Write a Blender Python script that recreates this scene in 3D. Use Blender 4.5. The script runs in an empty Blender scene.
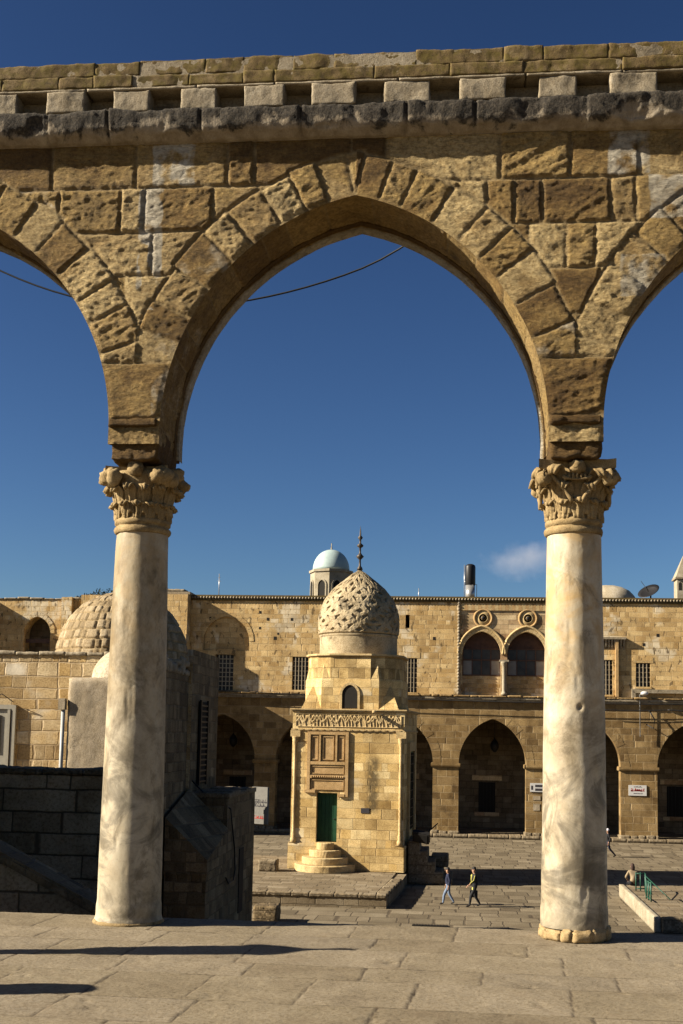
import bpy, bmesh, math, random
import numpy as np
from mathutils import Vector, Matrix, geometry

random.seed(7); RNG = np.random.default_rng(7)
PI = math.pi; R = math.radians
SC = bpy.context.scene; COL = SC.collection
ALPHA, ELEV = R(14.5), R(28.0)           # sun: mostly from the left, a little from behind the camera
GZ = -5.6                                 # level of the lower court

# ------------------------------------------------------------------ noise (numpy)
_perm = np.random.default_rng(3).permutation(512).astype(np.int64)
_g3 = np.random.default_rng(4).normal(size=(512, 3)); _g3 /= np.linalg.norm(_g3, axis=1)[:, None]
def perlin(x, y, z=0.0, seed=0):
    x, y, z = np.broadcast_arrays(np.asarray(x, float), np.asarray(y, float), np.asarray(z, float) + seed * 17.31)
    xi, yi, zi = np.floor(x), np.floor(y), np.floor(z)
    fx, fy, fz = x - xi, y - yi, z - zi
    xi, yi, zi = xi.astype(np.int64), yi.astype(np.int64), zi.astype(np.int64)
    s = lambda t: t * t * t * (t * (t * 6 - 15) + 10)
    u, v, w = s(fx), s(fy), s(fz)
    def g(dx, dy, dz):
        h = _perm[(_perm[(_perm[(xi + dx) & 511] + yi + dy) & 511] + zi + dz) & 511]
        gr = _g3[h]
        return gr[..., 0] * (fx - dx) + gr[..., 1] * (fy - dy) + gr[..., 2] * (fz - dz)
    L = lambda a, b, t: a + (b - a) * t
    return L(L(L(g(0,0,0), g(1,0,0), u), L(g(0,1,0), g(1,1,0), u), v),
             L(L(g(0,0,1), g(1,0,1), u), L(g(0,1,1), g(1,1,1), u), v), w) * 1.6
def fbm(x, y, z=0.0, seed=0, octv=4, gain=0.5, ridged=False):
    a, s, t = 1.0, 1.0, 0.0
    for o in range(octv):
        n = perlin(np.asarray(x) * s, np.asarray(y) * s, np.asarray(z) * s, seed + o * 3)
        if ridged: n = 1 - 2 * np.abs(n)
        t = t + a * n; a *= gain; s *= 2.03
    return t
def sstep(a, b, x):
    t = np.clip((x - a) / (b - a), 0, 1); return t * t * (3 - 2 * t)

# ------------------------------------------------------------------ scene tree helpers
ROOT = {}
def tag(o, label=None, cat=None, group=None, kind=None):
    if label: o['label'] = label
    if cat: o['category'] = cat
    if group: o['group'] = group
    if kind: o['kind'] = kind
    return o
def thing(name, loc, label, cat, rz=0.0, group=None):
    o = bpy.data.objects.new(name, None); COL.objects.link(o)
    o.empty_display_size = .3
    o.location = loc; o.rotation_euler = (0, 0, rz)
    ROOT[o.name] = tuple(loc) if rz == 0 else (0, 0, 0)
    return tag(o, label, cat, group)
def link(name, me, mat, parent=None, base=(0, 0, 0)):
    """links a mesh written in world metres (local metres under a rotated thing) as one object"""
    o = bpy.data.objects.new(name, me); COL.objects.link(o)
    for m in (mat if isinstance(mat, (list, tuple)) else [mat]):
        if m: me.materials.append(m)
    if parent is not None:
        off = ROOT[parent.name]; o.parent = parent
        me.transform(Matrix.Translation((-off[0], -off[1], -off[2]))); ROOT[o.name] = off
    else:
        me.transform(Matrix.Translation((-base[0], -base[1], -base[2]))); o.location = base; ROOT[o.name] = tuple(base)
    return o
def copy_tree(o, parent=None):
    c = o.copy(); COL.objects.link(c); ROOT[c.name] = ROOT[o.name]
    if parent is not None: c.parent = parent
    for ch in list(o.children): copy_tree(ch, c)
    return c
def box_uv(me, rough=0.0):
    uvl = me.uv_layers.new(name='UVMap') if not me.uv_layers else me.uv_layers[0]
    n = len(me.loops)
    vi = np.empty(n, np.int64); me.loops.foreach_get('vertex_index', vi)
    co = np.empty(len(me.vertices) * 3); me.vertices.foreach_get('co', co); co = co.reshape(-1, 3)
    pn = np.empty(len(me.polygons) * 3); me.polygons.foreach_get('normal', pn); pn = pn.reshape(-1, 3)
    lt = np.empty(len(me.polygons), np.int64); me.polygons.foreach_get('loop_total', lt)
    N = np.repeat(pn, lt, axis=0); P = co[vi]
    hl = np.hypot(N[:, 0], N[:, 1]) + 1e-9
    u = (-N[:, 1] * P[:, 0] + N[:, 0] * P[:, 1]) / hl; v = P[:, 2].copy()
    top = np.abs(N[:, 2]) > .75
    u[top] = P[top, 0]; v[top] = P[top, 1]
    uv = np.stack([u, v], 1).astype(np.float32).ravel()
    uvl.data.foreach_set('uv', uv)

class MB:
    def __init__(s): s.v = []; s.f = []; s.m = []; s.sm = []
    def add(s, vs, fs, mi=0, smooth=False):
        b = len(s.v); s.v += [tuple(v) for v in vs]
        for f in fs: s.f.append([b + i for i in f]); s.m.append(mi); s.sm.append(smooth)
        return s
    def box(s, x0, x1, y0, y1, z0, z1, mi=0, M=None):
        vs = [(x, y, z) for z in (z0, z1) for y in (y0, y1) for x in (x0, x1)]
        if M is not None: vs = [tuple(M @ Vector(v)) for v in vs]
        return s.add(vs, [(0,2,3,1),(4,5,7,6),(0,1,5,4),(2,6,7,3),(0,4,6,2),(1,3,7,5)], mi)
    def prism(s, poly, a0, a1, axis='z', mi=0):
        """poly of 2D points extruded along an axis (z: poly is x,y ; y: poly is x,z ; x: poly is y,z)"""
        P = {'z': lambda p, a: (p[0], p[1], a), 'y': lambda p, a: (p[0], a, p[1]), 'x': lambda p, a: (a, p[0], p[1])}[axis]
        n = len(poly); vs = [P(p, a0) for p in poly] + [P(p, a1) for p in poly]
        ar = sum(poly[i][0] * poly[(i+1) % n][1] - poly[(i+1) % n][0] * poly[i][1] for i in range(n))
        fs = [tuple(range(n)), tuple(range(2*n-1, n-1, -1))] + [(i, i+n, (i+1) % n + n, (i+1) % n) for i in range(n)]
        flip = (ar > 0) != (axis == 'y')
        if not flip: fs = [f[::-1] for f in fs]
        fs = [f[::-1] for f in fs] if False else fs
        if flip: fs = [tuple(f[::-1]) for f in fs]; fs = [tuple(f[::-1]) for f in fs]
        return s.add(vs, fs, mi)
    def lathe(s, prof, c=(0,0,0), n=24, a0=0.0, a1=2*PI, mi=0, smooth=True):
        full = abs(a1 - a0 - 2*PI) < 1e-6; k = n if full else n + 1
        vs = []; fs = []
        for r, z in prof:
            for i in range(k):
                a = a0 + (a1 - a0) * i / n
                vs.append((c[0] + r*math.cos(a), c[1] + r*math.sin(a), c[2] + z))
        for j in range(len(prof)-1):
            for i in range(n):
                i2 = (i+1) % k
                fs.append((j*k+i, j*k+i2, (j+1)*k+i2, (j+1)*k+i))
        if prof[0][0] > 1e-6: fs.append(tuple(range(k-1, -1, -1)))
        if prof[-1][0] > 1e-6: fs.append(tuple((len(prof)-1)*k + i for i in range(k)))
        return s.add(vs, fs, mi, smooth)
    def tube(s, pts, r, n=8, mi=0):
        pts = [Vector(p) for p in pts]; rr = r if isinstance(r, (list, tuple)) else [r]*len(pts)
        vs = []; fs = []
        for i, p in enumerate(pts):
            d = (pts[min(i+1, len(pts)-1)] - pts[max(i-1, 0)]).normalized()
            a = d.cross(Vector((0,0,1)) if abs(d.z) < .9 else Vector((1,0,0))).normalized(); b = d.cross(a)
            for k in range(n):
                t = 2*PI*k/n; vs.append(p + rr[i]*(math.cos(t)*a + math.sin(t)*b))
        for i in range(len(pts)-1):
            for k in range(n):
                k2 = (k+1) % n; fs.append((i*n+k, i*n+k2, (i+1)*n+k2, (i+1)*n+k))
        fs.append(tuple(range(n-1, -1, -1))); fs.append(tuple((len(pts)-1)*n + k for k in range(n)))
        return s.add(vs, fs, mi, True)
    def ball(s, c, rx, ry, rz, n=14, m=9, rough=0.0, seed=0, mi=0):
        vs = []; fs = []
        for j in range(m+1):
            ph = -PI/2 + PI*j/m
            for i in range(n):
                a = 2*PI*i/n; vs.append((math.cos(ph)*math.cos(a), math.cos(ph)*math.sin(a), math.sin(ph)))
        A = np.array(vs); k = 1 + rough*fbm(A[:,0]*1.7, A[:,1]*1.7, A[:,2]*1.7, seed, 3)
        A = A*k[:, None]*np.array([rx, ry, rz]) + np.array(c)
        for j in range(m):
            for i in range(n):
                i2 = (i+1) % n; fs.append((j*n+i, j*n+i2, (j+1)*n+i2, (j+1)*n+i))
        return s.add(A.tolist(), fs, mi, True)
    def stone(s, x0, x1, y0, y1, z0, z1, rough=.012, edge=.02, step=.03, seed=0, mi=0, M=None):
        """a rough hewn block: a gridded box, edges worn round, faces displaced"""
        L = (x1-x0, y1-y0, z1-z0); n = [max(2, min(60, int(l/step))) for l in L]
        vid = {}; vs = []; fs = []
        def V(i, j, k):
            if (i,j,k) not in vid:
                vid[(i,j,k)] = len(vs); vs.append((i/n[0], j/n[1], k/n[2]))
            return vid[(i,j,k)]
        for i in range(n[0]):
            for j in range(n[1]):
                fs.append((V(i,j,0),V(i,j+1,0),V(i+1,j+1,0),V(i+1,j,0))); fs.append((V(i,j,n[2]),V(i+1,j,n[2]),V(i+1,j+1,n[2]),V(i,j+1,n[2])))
            for k in range(n[2]):
                fs.append((V(i,0,k),V(i+1,0,k),V(i+1,0,k+1),V(i,0,k+1))); fs.append((V(i,n[1],k),V(i,n[1],k+1),V(i+1,n[1],k+1),V(i+1,n[1],k)))
        for j in range(n[1]):
            for k in range(n[2]):
                fs.append((V(0,j,k),V(0,j,k+1),V(0,j+1,k+1),V(0,j+1,k))); fs.append((V(n[0],j,k),V(n[0],j+1,k),V(n[0],j+1,k+1),V(n[0],j,k+1)))
        A = np.array(vs)*np.array(L); D = np.minimum(A, np.array(L)-A); d = np.zeros_like(A)
        C = A - np.array(L)/2
        Ds = np.sort(D, axis=1)[:, 1]                                # distance to the nearest edge
        er = edge*(1 - np.clip(Ds/max(edge, 1e-6), 0, 1))**2
        out = np.where(D < 1e-6, np.sign(C), 0.0); ol = np.linalg.norm(out, axis=1)[:, None]+1e-9
        W = A + np.array([x0, y0, z0])
        nz = fbm(W[:,0]*5, W[:,1]*5, W[:,2]*5, seed, 4, .55)
        A = W + out/ol*((nz*rough) - er*.8)[:, None]
        vs = A.tolist()
        if M is not None: vs = [tuple(M @ Vector(v)) for v in vs]
        return s.add(vs, fs, mi, True)
    def mesh(s, name, recalc=True):
        me = bpy.data.meshes.new(name); me.from_pydata(s.v, [], s.f); me.update()
        if recalc:
            bm = bmesh.new(); bm.from_mesh(me); bmesh.ops.recalc_face_normals(bm, faces=bm.faces); bm.to_mesh(me); bm.free()
        me.polygons.foreach_set('material_index', s.m); me.polygons.foreach_set('use_smooth', s.sm); me.update()
        return me
    def build(s, name, mat, parent=None, base=(0,0,0), bevel=0.0, weather=0.0, seed=0):
        me = s.mesh(name)
        if bevel:
            bm = bmesh.new(); bm.from_mesh(me)
            es = [e for e in bm.edges if len(e.link_faces) == 2 and e.calc_face_angle(0) > .5]
            bmesh.ops.bevel(bm, geom=es, offset=bevel, segments=2, affect='EDGES', clamp_overlap=True); bm.to_mesh(me); bm.free()
        if weather:
            n = len(me.vertices); co = np.empty(n*3); me.vertices.foreach_get('co', co); no = np.empty(n*3)
            me.vertices.foreach_get('normal', no); co = co.reshape(-1,3); no = no.reshape(-1,3)
            k = fbm(co[:,0]*9, co[:,1]*9, co[:,2]*9, seed, 4, .6)*weather
            me.vertices.foreach_set('co', (co + no*k[:, None]).ravel()); me.update()
        box_uv(me)
        return link(name, me, mat, parent, base)

def grid_mesh(name, P, att=None, close_u=False, keep=None, uv=None):
    """P: (n, m, 3) array of points; att: (n, m, 3) stored as the colour attribute 'st'"""
    n, m = P.shape[:2]
    idx = np.arange(n*m).reshape(n, m)
    if close_u: a = idx; b = np.roll(idx, -1, 0); a, b = a, b
    else: a = idx[:-1]; b = idx[1:]
    q = np.stack([a[:, :-1], b[:, :-1], b[:, 1:], a[:, 1:]], -1)
    if keep is not None: q = q[keep]
    q = q.reshape(-1, 4)
    used = np.unique(q); mp = np.full(n*m, -1); mp[used] = np.arange(len(used)); q = mp[q]
    V = P.reshape(-1, 3)[used]
    me = bpy.data.meshes.new(name)
    me.vertices.add(len(V)); me.vertices.foreach_set('co', V.astype(np.float32).ravel())
    me.loops.add(q.size); me.loops.foreach_set('vertex_index', q.astype(np.int32).ravel())
    me.polygons.add(len(q)); me.polygons.foreach_set('loop_start', np.arange(0, q.size, 4, dtype=np.int32))
    me.polygons.foreach_set('use_smooth', np.ones(len(q), bool))
    me.update(calc_edges=True); me.validate()
    if att is not None:
        ca = me.attributes.new('st', 'FLOAT_COLOR', 'POINT')
        A = np.concatenate([att.reshape(-1, 3)[used], np.ones((len(V), 1))], 1).astype(np.float32)
        ca.data.foreach_set('color', A.ravel())
    if uv is not None:
        ul = me.uv_layers.new(name='UVMap'); ul.data.foreach_set('uv', uv.reshape(-1, 2)[used][q.ravel()].astype(np.float32).ravel())
    else: box_uv(me)
    return me

# ------------------------------------------------------------------ materials
AL = .70                                  # every stone and paint colour sits this much below its first estimate
class NT:
    def __init__(s, name):
        s.mat = bpy.data.materials.new(name); s.mat.use_nodes = True; s.t = s.mat.node_tree
        s.b = s.t.nodes['Principled BSDF']; s.b.inputs['Roughness'].default_value = .85
        s.b.inputs['Specular IOR Level'].default_value = .25
    def n(s, typ, ins=None, **kw):
        nd = s.t.nodes.new('ShaderNode' + typ)
        for k, v in kw.items(): setattr(nd, k, v)
        for k, v in (ins or {}).items():
            if hasattr(v, 'is_output'): s.t.links.new(v, nd.inputs[k])
            else: nd.inputs[k].default_value = v
        return nd
    def math(s, op, a, b=0.0, c=0.0, clamp=False):
        return s.n('Math', {0: a, 1: b, 2: c}, operation=op, use_clamp=clamp).outputs[0]
    def mix(s, f, a, b, blend='MIX'):
        nd = s.n('Mix', {}, data_type='RGBA', blend_type=blend)
        for i, v in ((0, f), (6, a), (7, b)):
            if hasattr(v, 'is_output'): s.t.links.new(v, nd.inputs[i])
            else: nd.inputs[i].default_value = v if i == 0 else (*v[:3], 1)
        return nd.outputs[2]
    def ramp(s, f, stops, interp='LINEAR'):
        nd = s.n('ValToRGB', {0: f}); cr = nd.color_ramp; cr.interpolation = interp
        while len(cr.elements) < len(stops): cr.elements.new(.5)
        for e, (p, c) in zip(cr.elements, stops):
            e.position = p; e.color = (*c, 1) if isinstance(c, tuple) else (c, c, c, 1)
        return nd.outputs[0]
    def noise(s, vec, scale, detail=5, rough=.55, dist=0.0):
        return s.n('TexNoise', {'Vector': vec, 'Scale': scale, 'Detail': detail, 'Roughness': rough, 'Distortion': dist}).outputs[0]
    def smooth(s, x, a, b):
        return s.n('MapRange', {0: x, 1: a, 2: b, 3: 0.0, 4: 1.0}, interpolation_type='SMOOTHSTEP').outputs[0]
    def bump(s, h, strength=.5, dist=.02, normal=None):
        i = {'Height': h, 'Strength': strength, 'Distance': dist}
        if normal is not None: i['Normal'] = normal
        return s.n('Bump', i).outputs[0]
    def obj(s): return s.n('TexCoord').outputs['Object']
    def uv(s): return s.n('TexCoord').outputs['UV']
    def out(s, col=None, nrm=None, rough=None):
        for k, v in (('Base Color', col), ('Normal', nrm), ('Roughness', rough)):
            if v is None: continue
            if k == 'Base Color' and hasattr(v, 'is_output'): v = s.mix(1.0, v, (AL, AL, AL), 'MULTIPLY')
            if hasattr(v, 'is_output'): s.t.links.new(v, s.b.inputs[k])
            else: s.b.inputs[k].default_value = (*v, 1) if isinstance(v, tuple) else v
        return s.mat

def plain(name, col, rough=.6, metal=0.0, var=.15, scale=8):
    t = NT(name); f = t.noise(t.obj(), scale)
    c = t.mix(t.ramp(f, [(.3, 0.0), (.7, 1.0)]), tuple(x*(1-var) for x in col), tuple(min(1, x*(1+var)) for x in col))
    t.b.inputs['Metallic'].default_value = metal
    return t.out(c, t.bump(t.noise(t.obj(), scale*6), .15, .004), rough)

def ashlar(name, cols, mortar, row=.34, width=.6, joint=.014, bump=.8, stain=.5, stain_col=(.05,.035,.02), pale=0.0, pale_col=(.6,.55,.45), rand=.6, wob=.03, streak=.5, seed=0.0, grain=1.0, spots=False, pat=.9, shade_ticks=0.0):
    """coursed stonework in UV metres: rows of uneven height, each with its own block length, stains, streaks, wear"""
    t = NT(name); uv = t.uv()
    sep = t.n('SeparateXYZ', {0: uv}); u, v = sep.outputs[0], sep.outputs[1]
    wobn = t.n('TexNoise', {'Vector': uv, 'Scale': 2.3, 'Detail': 3}).outputs['Color']
    ws = t.n('SeparateColor', {0: wobn})
    u = t.math('ADD', u, t.math('MULTIPLY', t.math('SUBTRACT', ws.outputs[0], .5), wob*2.2))
    v = t.math('ADD', v, t.math('MULTIPLY', t.math('SUBTRACT', ws.outputs[1], .5), wob*1.6))
    vv = t.math('ADD', v, t.math('MULTIPLY', t.math('SINE', t.math('ADD', t.math('MULTIPLY', v, 2.1/row*.33), seed)), row*.32))
    r = t.math('DIVIDE', vv, row); ri = t.math('FLOOR', r); rf = t.math('SUBTRACT', r, ri)
    wn = t.n('TexWhiteNoise', {'W': t.math('ADD', ri, seed + .37)}, noise_dimensions='1D')
    rs = t.n('SeparateColor', {0: wn.outputs['Color']})
    wd = t.math('MULTIPLY', t.math('ADD', t.math('MULTIPLY', rs.outputs[0], rand), 1 - rand*.5), width)
    uu = t.math('ADD', t.math('DIVIDE', u, wd), t.math('MULTIPLY', rs.outputs[1], 7.7))
    # uneven lengths inside the row
    uu = t.math('ADD', uu, t.math('MULTIPLY', t.math('SINE', t.math('ADD', t.math('MULTIPLY', uu, 2.6), t.math('MULTIPLY', ri, 1.7))), .24))
    ci = t.math('FLOOR', uu); cf = t.math('SUBTRACT', uu, ci)
    du = t.math('MULTIPLY', t.math('MINIMUM', cf, t.math('SUBTRACT', 1.0, cf)), wd)
    dv = t.math('MULTIPLY', t.math('MINIMUM', rf, t.math('SUBTRACT', 1.0, rf)), row)
    d = t.math('MINIMUM', du, dv)
    n1 = t.noise(uv, 14, 4)
    d = t.math('ADD', d, t.math('MULTIPLY', t.math('SUBTRACT', n1, .5), joint*.9))
    stone = t.smooth(d, joint*.35, joint*1.5)
    cid = t.n('CombineXYZ', {0: ci, 1: ri, 2: seed})
    wb = t.n('TexWhiteNoise', {'Vector': cid.outputs[0]}, noise_dimensions='3D')
    br = t.n('SeparateColor', {0: wb.outputs['Color']})
    base = t.ramp(br.outputs[0], [(i/(len(cols)-1), c) for i, c in enumerate(cols)])
    big = t.noise(uv, .55, 5, .6); mid = t.noise(uv, 3.1, 6, .62)
    base = t.mix(t.math('MULTIPLY', t.smooth(mid, .35, .75), .55), base, cols[len(cols)//2 - 1], 'MIX')
    base = t.mix(t.smooth(t.noise(uv, 19, 6, .75), .44, .66), base, t.mix(1.0, base, (.55,.50,.41), 'MULTIPLY'), 'MIX')
    if pale: base = t.mix(t.math('MULTIPLY', t.smooth(t.math('ADD', t.noise(uv, .33, 4, .6), t.math('MULTIPLY', t.math('SUBTRACT', br.outputs[1], .5), .10)), .63 - .1*pale, .72 - .1*pale), .7), base, pale_col)
    c = t.mix(stone, mortar, base)
    sv = t.n('CombineXYZ', {0: t.math('MULTIPLY', u, 2.3), 1: t.math('MULTIPLY', v, .22), 2: seed})
    st = t.noise(sv.outputs[0], 1.0, 6, .65)
    c = t.mix(t.math('MULTIPLY', t.smooth(st, .52, .78), streak), c, stain_col)
    c = t.mix(t.math('MULTIPLY', t.smooth(t.noise(uv, .8, 7, .68, .6), .54, .74), stain), c, stain_col)
    pt = t.ramp(t.math('ADD', t.math('MULTIPLY', big, .6), t.math('MULTIPLY', t.noise(uv, 1.6, 7, .7), .4)), [(.32, (.34,.29,.22)), (.43, (.72,.68,.60)), (.52, (1.02,1.01,.98)), (.64, (1.32,1.34,1.36))])
    c = t.mix(pat, c, pt, 'MULTIPLY')
    bv = t.ramp(br.outputs[1], [(0, (.66,.63,.58)), (.35, (.94,.93,.91)), (.7, (1.08,1.08,1.07)), (1, (1.30,1.32,1.34))])
    c = t.mix(pat, c, bv, 'MULTIPLY')
    if shade_ticks:                                    # short dark ticks painted as the wall's small shadows
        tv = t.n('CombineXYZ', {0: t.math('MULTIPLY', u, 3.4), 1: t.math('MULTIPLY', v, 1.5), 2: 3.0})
        tk = t.noise(tv.outputs[0], 1.0, 4, .6, .4); c = t.mix(t.math('MULTIPLY', t.smooth(tk, .585, .65), shade_ticks), c, (.10,.065,.03))
    if spots:                                    # the dark water stain on the fountain house front
        so = t.n('SeparateXYZ', {0: t.obj()}); nzs = t.noise(t.n('Mapping', {'Vector': t.obj(), 'Scale': (1.3, 1, .8)}).outputs[0], 3.2, 5, .7)
        ax = t.math('ABSOLUTE', t.math('SUBTRACT', so.outputs[0], 1.30)); az = t.math('ABSOLUTE', t.math('SUBTRACT', so.outputs[2], 4.25))
        k = t.math('MULTIPLY', t.smooth(ax, .42, .12), t.smooth(az, 1.6, 1.1)); k = t.math('MULTIPLY', k, t.smooth(nzs, .36, .52))
        k = t.math('MULTIPLY', k, t.smooth(so.outputs[1], -2.5, -2.7)); c = t.mix(t.math('MULTIPLY', k, .82), c, (.09,.065,.03))
    h = t.math('ADD', t.math('MULTIPLY', stone, 1.0), t.math('ADD', t.math('MULTIPLY', br.outputs[2], .55), t.math('ADD', t.math('MULTIPLY', mid, .5*grain), t.math('MULTIPLY', t.noise(uv, 22, 6, .68), .55*grain))))
    return t.out(c, t.bump(h, bump, .022), .9)

def carved(name, cols, dark, scale=1.0, att=True, jcol=(.42,.31,.155), chisel=False, speck=(.55,.49,.39), pat=.7, moss=None, stain=.5, grain=.5):
    """stone of the worked pieces; reads the 'st' attribute (r block tint, g joint, b pale) where there is one"""
    t = NT(name); p = t.obj()
    big = t.noise(p, 1.3*scale, 6, .62); mid = t.noise(p, 5*scale, 7, .66, .4); fin = t.noise(p, 34*scale, 5, .7)
    k = big
    if att:
        a = t.n('Attribute', attribute_name='st'); s = t.n('SeparateColor', {0: a.outputs['Color']})
        k = t.math('ADD', t.math('MULTIPLY', s.outputs[0], .62), t.math('MULTIPLY', mid, .38))
    else: k = t.math('ADD', t.math('MULTIPLY', big, .55), t.math('MULTIPLY', mid, .45))
    c = t.ramp(k, [(.25 + .5*i/(len(cols)-1), x) for i, x in enumerate(cols)])
    c = t.mix(t.smooth(fin, .42, .72), c, t.mix(1.0, c, speck, 'MULTIPLY'))
    if att:
        c = t.mix(t.math('MULTIPLY', s.outputs[1], .9 if jcol[0] < .2 else .75), c, jcol)
        pm = t.smooth(t.math('ADD', s.outputs[2], t.math('MULTIPLY', t.math('SUBTRACT', mid, .5), .9)), .35, .75)
        c = t.mix(pm, c, (.56,.50,.39))
    c = t.mix(t.math('MULTIPLY', t.smooth(t.noise(p, 2.1*scale, 8, .7, .5), .52, .72), stain), c, dark)
    if moss: c = t.mix(t.math('MULTIPLY', t.smooth(t.noise(p, 4.2*scale, 7, .7), .42, .62), .85), c, moss)
    pt = t.ramp(t.math('ADD', t.math('MULTIPLY', t.noise(p, .9*scale, 8, .7), .6), t.math('MULTIPLY', t.noise(p, 3.3*scale, 7, .72), .4)), [(.34, (.36,.31,.24)), (.45, (.80,.77,.70)), (.54, (1.04,1.03,1.0)), (.66, (1.34,1.36,1.38))])
    c = t.mix(pat, c, pt, 'MULTIPLY')
    h = t.math('ADD', t.math('MULTIPLY', mid, 1.0), t.math('ADD', t.math('MULTIPLY', fin, .5), t.math('MULTIPLY', t.noise(p, 90*scale, 3, .6), .18)))
    if chisel:                                   # tooling marks, finer along the bed than up the face
        ch = t.noise(t.n('Mapping', {'Vector': p, 'Scale': (9, 9, 21)}).outputs[0], 1.6, 8, .74, .5)
        h = t.math('ADD', t.math('MULTIPLY', h, .4), t.math('MULTIPLY', ch, 1.5))
        c = t.mix(t.math('MULTIPLY', t.smooth(ch, .56, .40), .35), c, dark)
    return t.out(c, t.bump(h, grain, (.036 if chisel else .022)/scale), .92)

def marble(name, seed, yellow, tone):
    t = NT(name); p = t.n('Mapping', {'Vector': t.obj(), 'Location': (seed, seed*.7, seed*.3)}).outputs[0]
    sw = t.noise(t.n('Mapping', {'Vector': p, 'Scale': (1.5, 1.5, .9)}).outputs[0], 1.3, 8, .66, .5)
    ve = t.noise(t.n('Mapping', {'Vector': p, 'Scale': (1.5, 1.5, 2.0), 'Rotation': (.25, .3, 0)}).outputs[0], 1.2, 9, .66, 1.2)
    fin = t.noise(p, 40, 6, .7)
    c = t.ramp(sw, [(.28, (.32,.265,.18)), (.40, (.49,.42,.30)), (.55, (.64,.58,.46)), (.68, (.60,.52,.38)), (.8, (.43,.38,.29))])
    z = t.n('SeparateXYZ', {0: t.obj()}).outputs[2]
    grey = t.math('MULTIPLY', t.smooth(ve, .44, .62), t.math('SUBTRACT', 1.0, t.smooth(z, 1.1, 2.9)))
    c = t.mix(t.math('MULTIPLY', grey, .9), c, (.22,.195,.15))
    c = t.mix(t.math('MULTIPLY', t.math('MULTIPLY', t.smooth(z, 1.2, 3.0), t.smooth(ve, .38, .6)), yellow), c, (.52,.36,.16))
    c = t.mix(t.math('MULTIPLY', t.smooth(fin, .52, .75), .5), c, (.34,.28,.2))
    c = t.mix(t.math('MULTIPLY', t.smooth(t.noise(t.n('Mapping', {'Vector': p, 'Scale': (1, 1, .6)}).outputs[0], 3.4, 9, .74, .7), .52, .66), .7), c, (.20,.165,.11))
    c = t.mix(1.0, c, tone, 'MULTIPLY')
    pw = t.ramp(t.noise(t.n('Mapping', {'Vector': p, 'Scale': (1.3, 1.3, .9)}).outputs[0], 1.6, 8, .72, .3), [(.36, (.60,.57,.52)), (.47, (.90,.89,.87)), (.58, (1.05,1.04,1.03))])
    c = t.mix(1.0, c, pw, 'MULTIPLY')
    h = t.math('ADD', t.noise(p, 9, 7, .68), t.math('MULTIPLY', fin, .3))
    return t.out(c, t.bump(h, .3, .012), .62)

M_arc  = carved('arcade_stone', [(0.171,0.099,0.029), (0.307,0.193,0.063), (0.454,0.312,0.116), (0.420,0.289,0.121), (0.635,0.476,0.231)], (.06,.038,.016), att=True, stain=.6, grain=1.0, chisel=True, pat=.85)
M_weath= carved('weathered_cornice', [(.22,.18,.12), (.36,.30,.21), (.48,.42,.32)], (.035,.027,.018), att=False, stain=.95, scale=1.4, grain=.8)
def mould_mat():
    t = NT('stained_moulding'); p = t.obj(); z = t.n('SeparateXYZ', {0: p}).outputs[2]
    big = t.noise(t.n('Mapping', {'Vector': p, 'Scale': (1.0, 1, .45)}).outputs[0], 2.6, 7, .68, .6); mid = t.noise(p, 9, 7, .68); fin = t.noise(p, 45, 5, .7)
    c = t.ramp(mid, [(.3, (.20,.155,.10)), (.5, (.33,.27,.19)), (.72, (.46,.40,.30))])
    k = t.math('ADD', big, t.math('MULTIPLY', t.math('SUBTRACT', z, 7.185), 1.6)); k = t.math('ADD', k, t.math('MULTIPLY', t.math('SUBTRACT', mid, .5), .6))
    c = t.mix(t.math('MULTIPLY', t.smooth(k, .43, .58), .95), c, t.ramp(fin, [(.4, (.012,.010,.008)), (.75, (.10,.08,.055))]))
    h = t.math('ADD', mid, t.math('MULTIPLY', fin, .5))
    return t.out(c, t.bump(h, .9, .02), .92)
M_mould = mould_mat()
M_dent = carved('pale_dentil', [(.22,.175,.11), (.34,.285,.20), (.46,.40,.30)], (.045,.036,.024), att=False, stain=.9, scale=2.4, grain=1.0)
M_moss = carved('mossy_coping', [(.10,.065,.022), (.17,.115,.045), (.33,.25,.14)], (.045,.035,.018), att=False, moss=(.125,.092,.018), stain=.8, scale=3.4, grain=1.0, speck=(.30,.27,.2))
M_cap  = carved('capital_stone', [(0.238,0.165,0.073), (0.378,0.274,0.134), (0.518,0.410,0.232)], (.075,.05,.025), att=False, stain=.75, scale=3.0, grain=.9)
M_plin = carved('plinth_stone', [(.34,.23,.10), (.48,.35,.18), (.55,.44,.27)], (.12,.085,.045), att=False, stain=.4, scale=3.0, grain=.6)
M_mar1 = marble('grey_marble', 2.0, .45, (.82,.79,.72))
M_mar2 = marble('honey_marble', 9.0, .85, (.93,.90,.84))
M_slab = carved('platform_slabs', [(0.194,0.151,0.094), (0.256,0.208,0.135), (0.287,0.235,0.160), (0.233,0.191,0.132)], (.19,.14,.085), att=True, jcol=(.065,.045,.026), stain=.5, grain=.45, pat=.55)
FC = [(0.537,0.350,0.138), (0.698,0.471,0.203), (0.828,0.610,0.300), (0.650,0.447,0.203), (0.763,0.537,0.244)]
M_upper = ashlar('upper_wall_stone', FC, (.50,.365,.185), .40, .62, .014, .7, .35, (.22,.14,.065), pale=.9, pale_col=(.74,.65,.48), streak=.38, seed=1.3, wob=.05, rand=.9, pat=.5, shade_ticks=.75)
M_lower = ashlar('lower_wall_stone', [(.23,.145,.055), (.31,.205,.085), (.37,.255,.115), (.30,.20,.09)], (.34,.25,.135), .55, .95, .018, .8, .5, (.09,.055,.022), streak=.6, seed=4.1, wob=.04)
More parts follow.
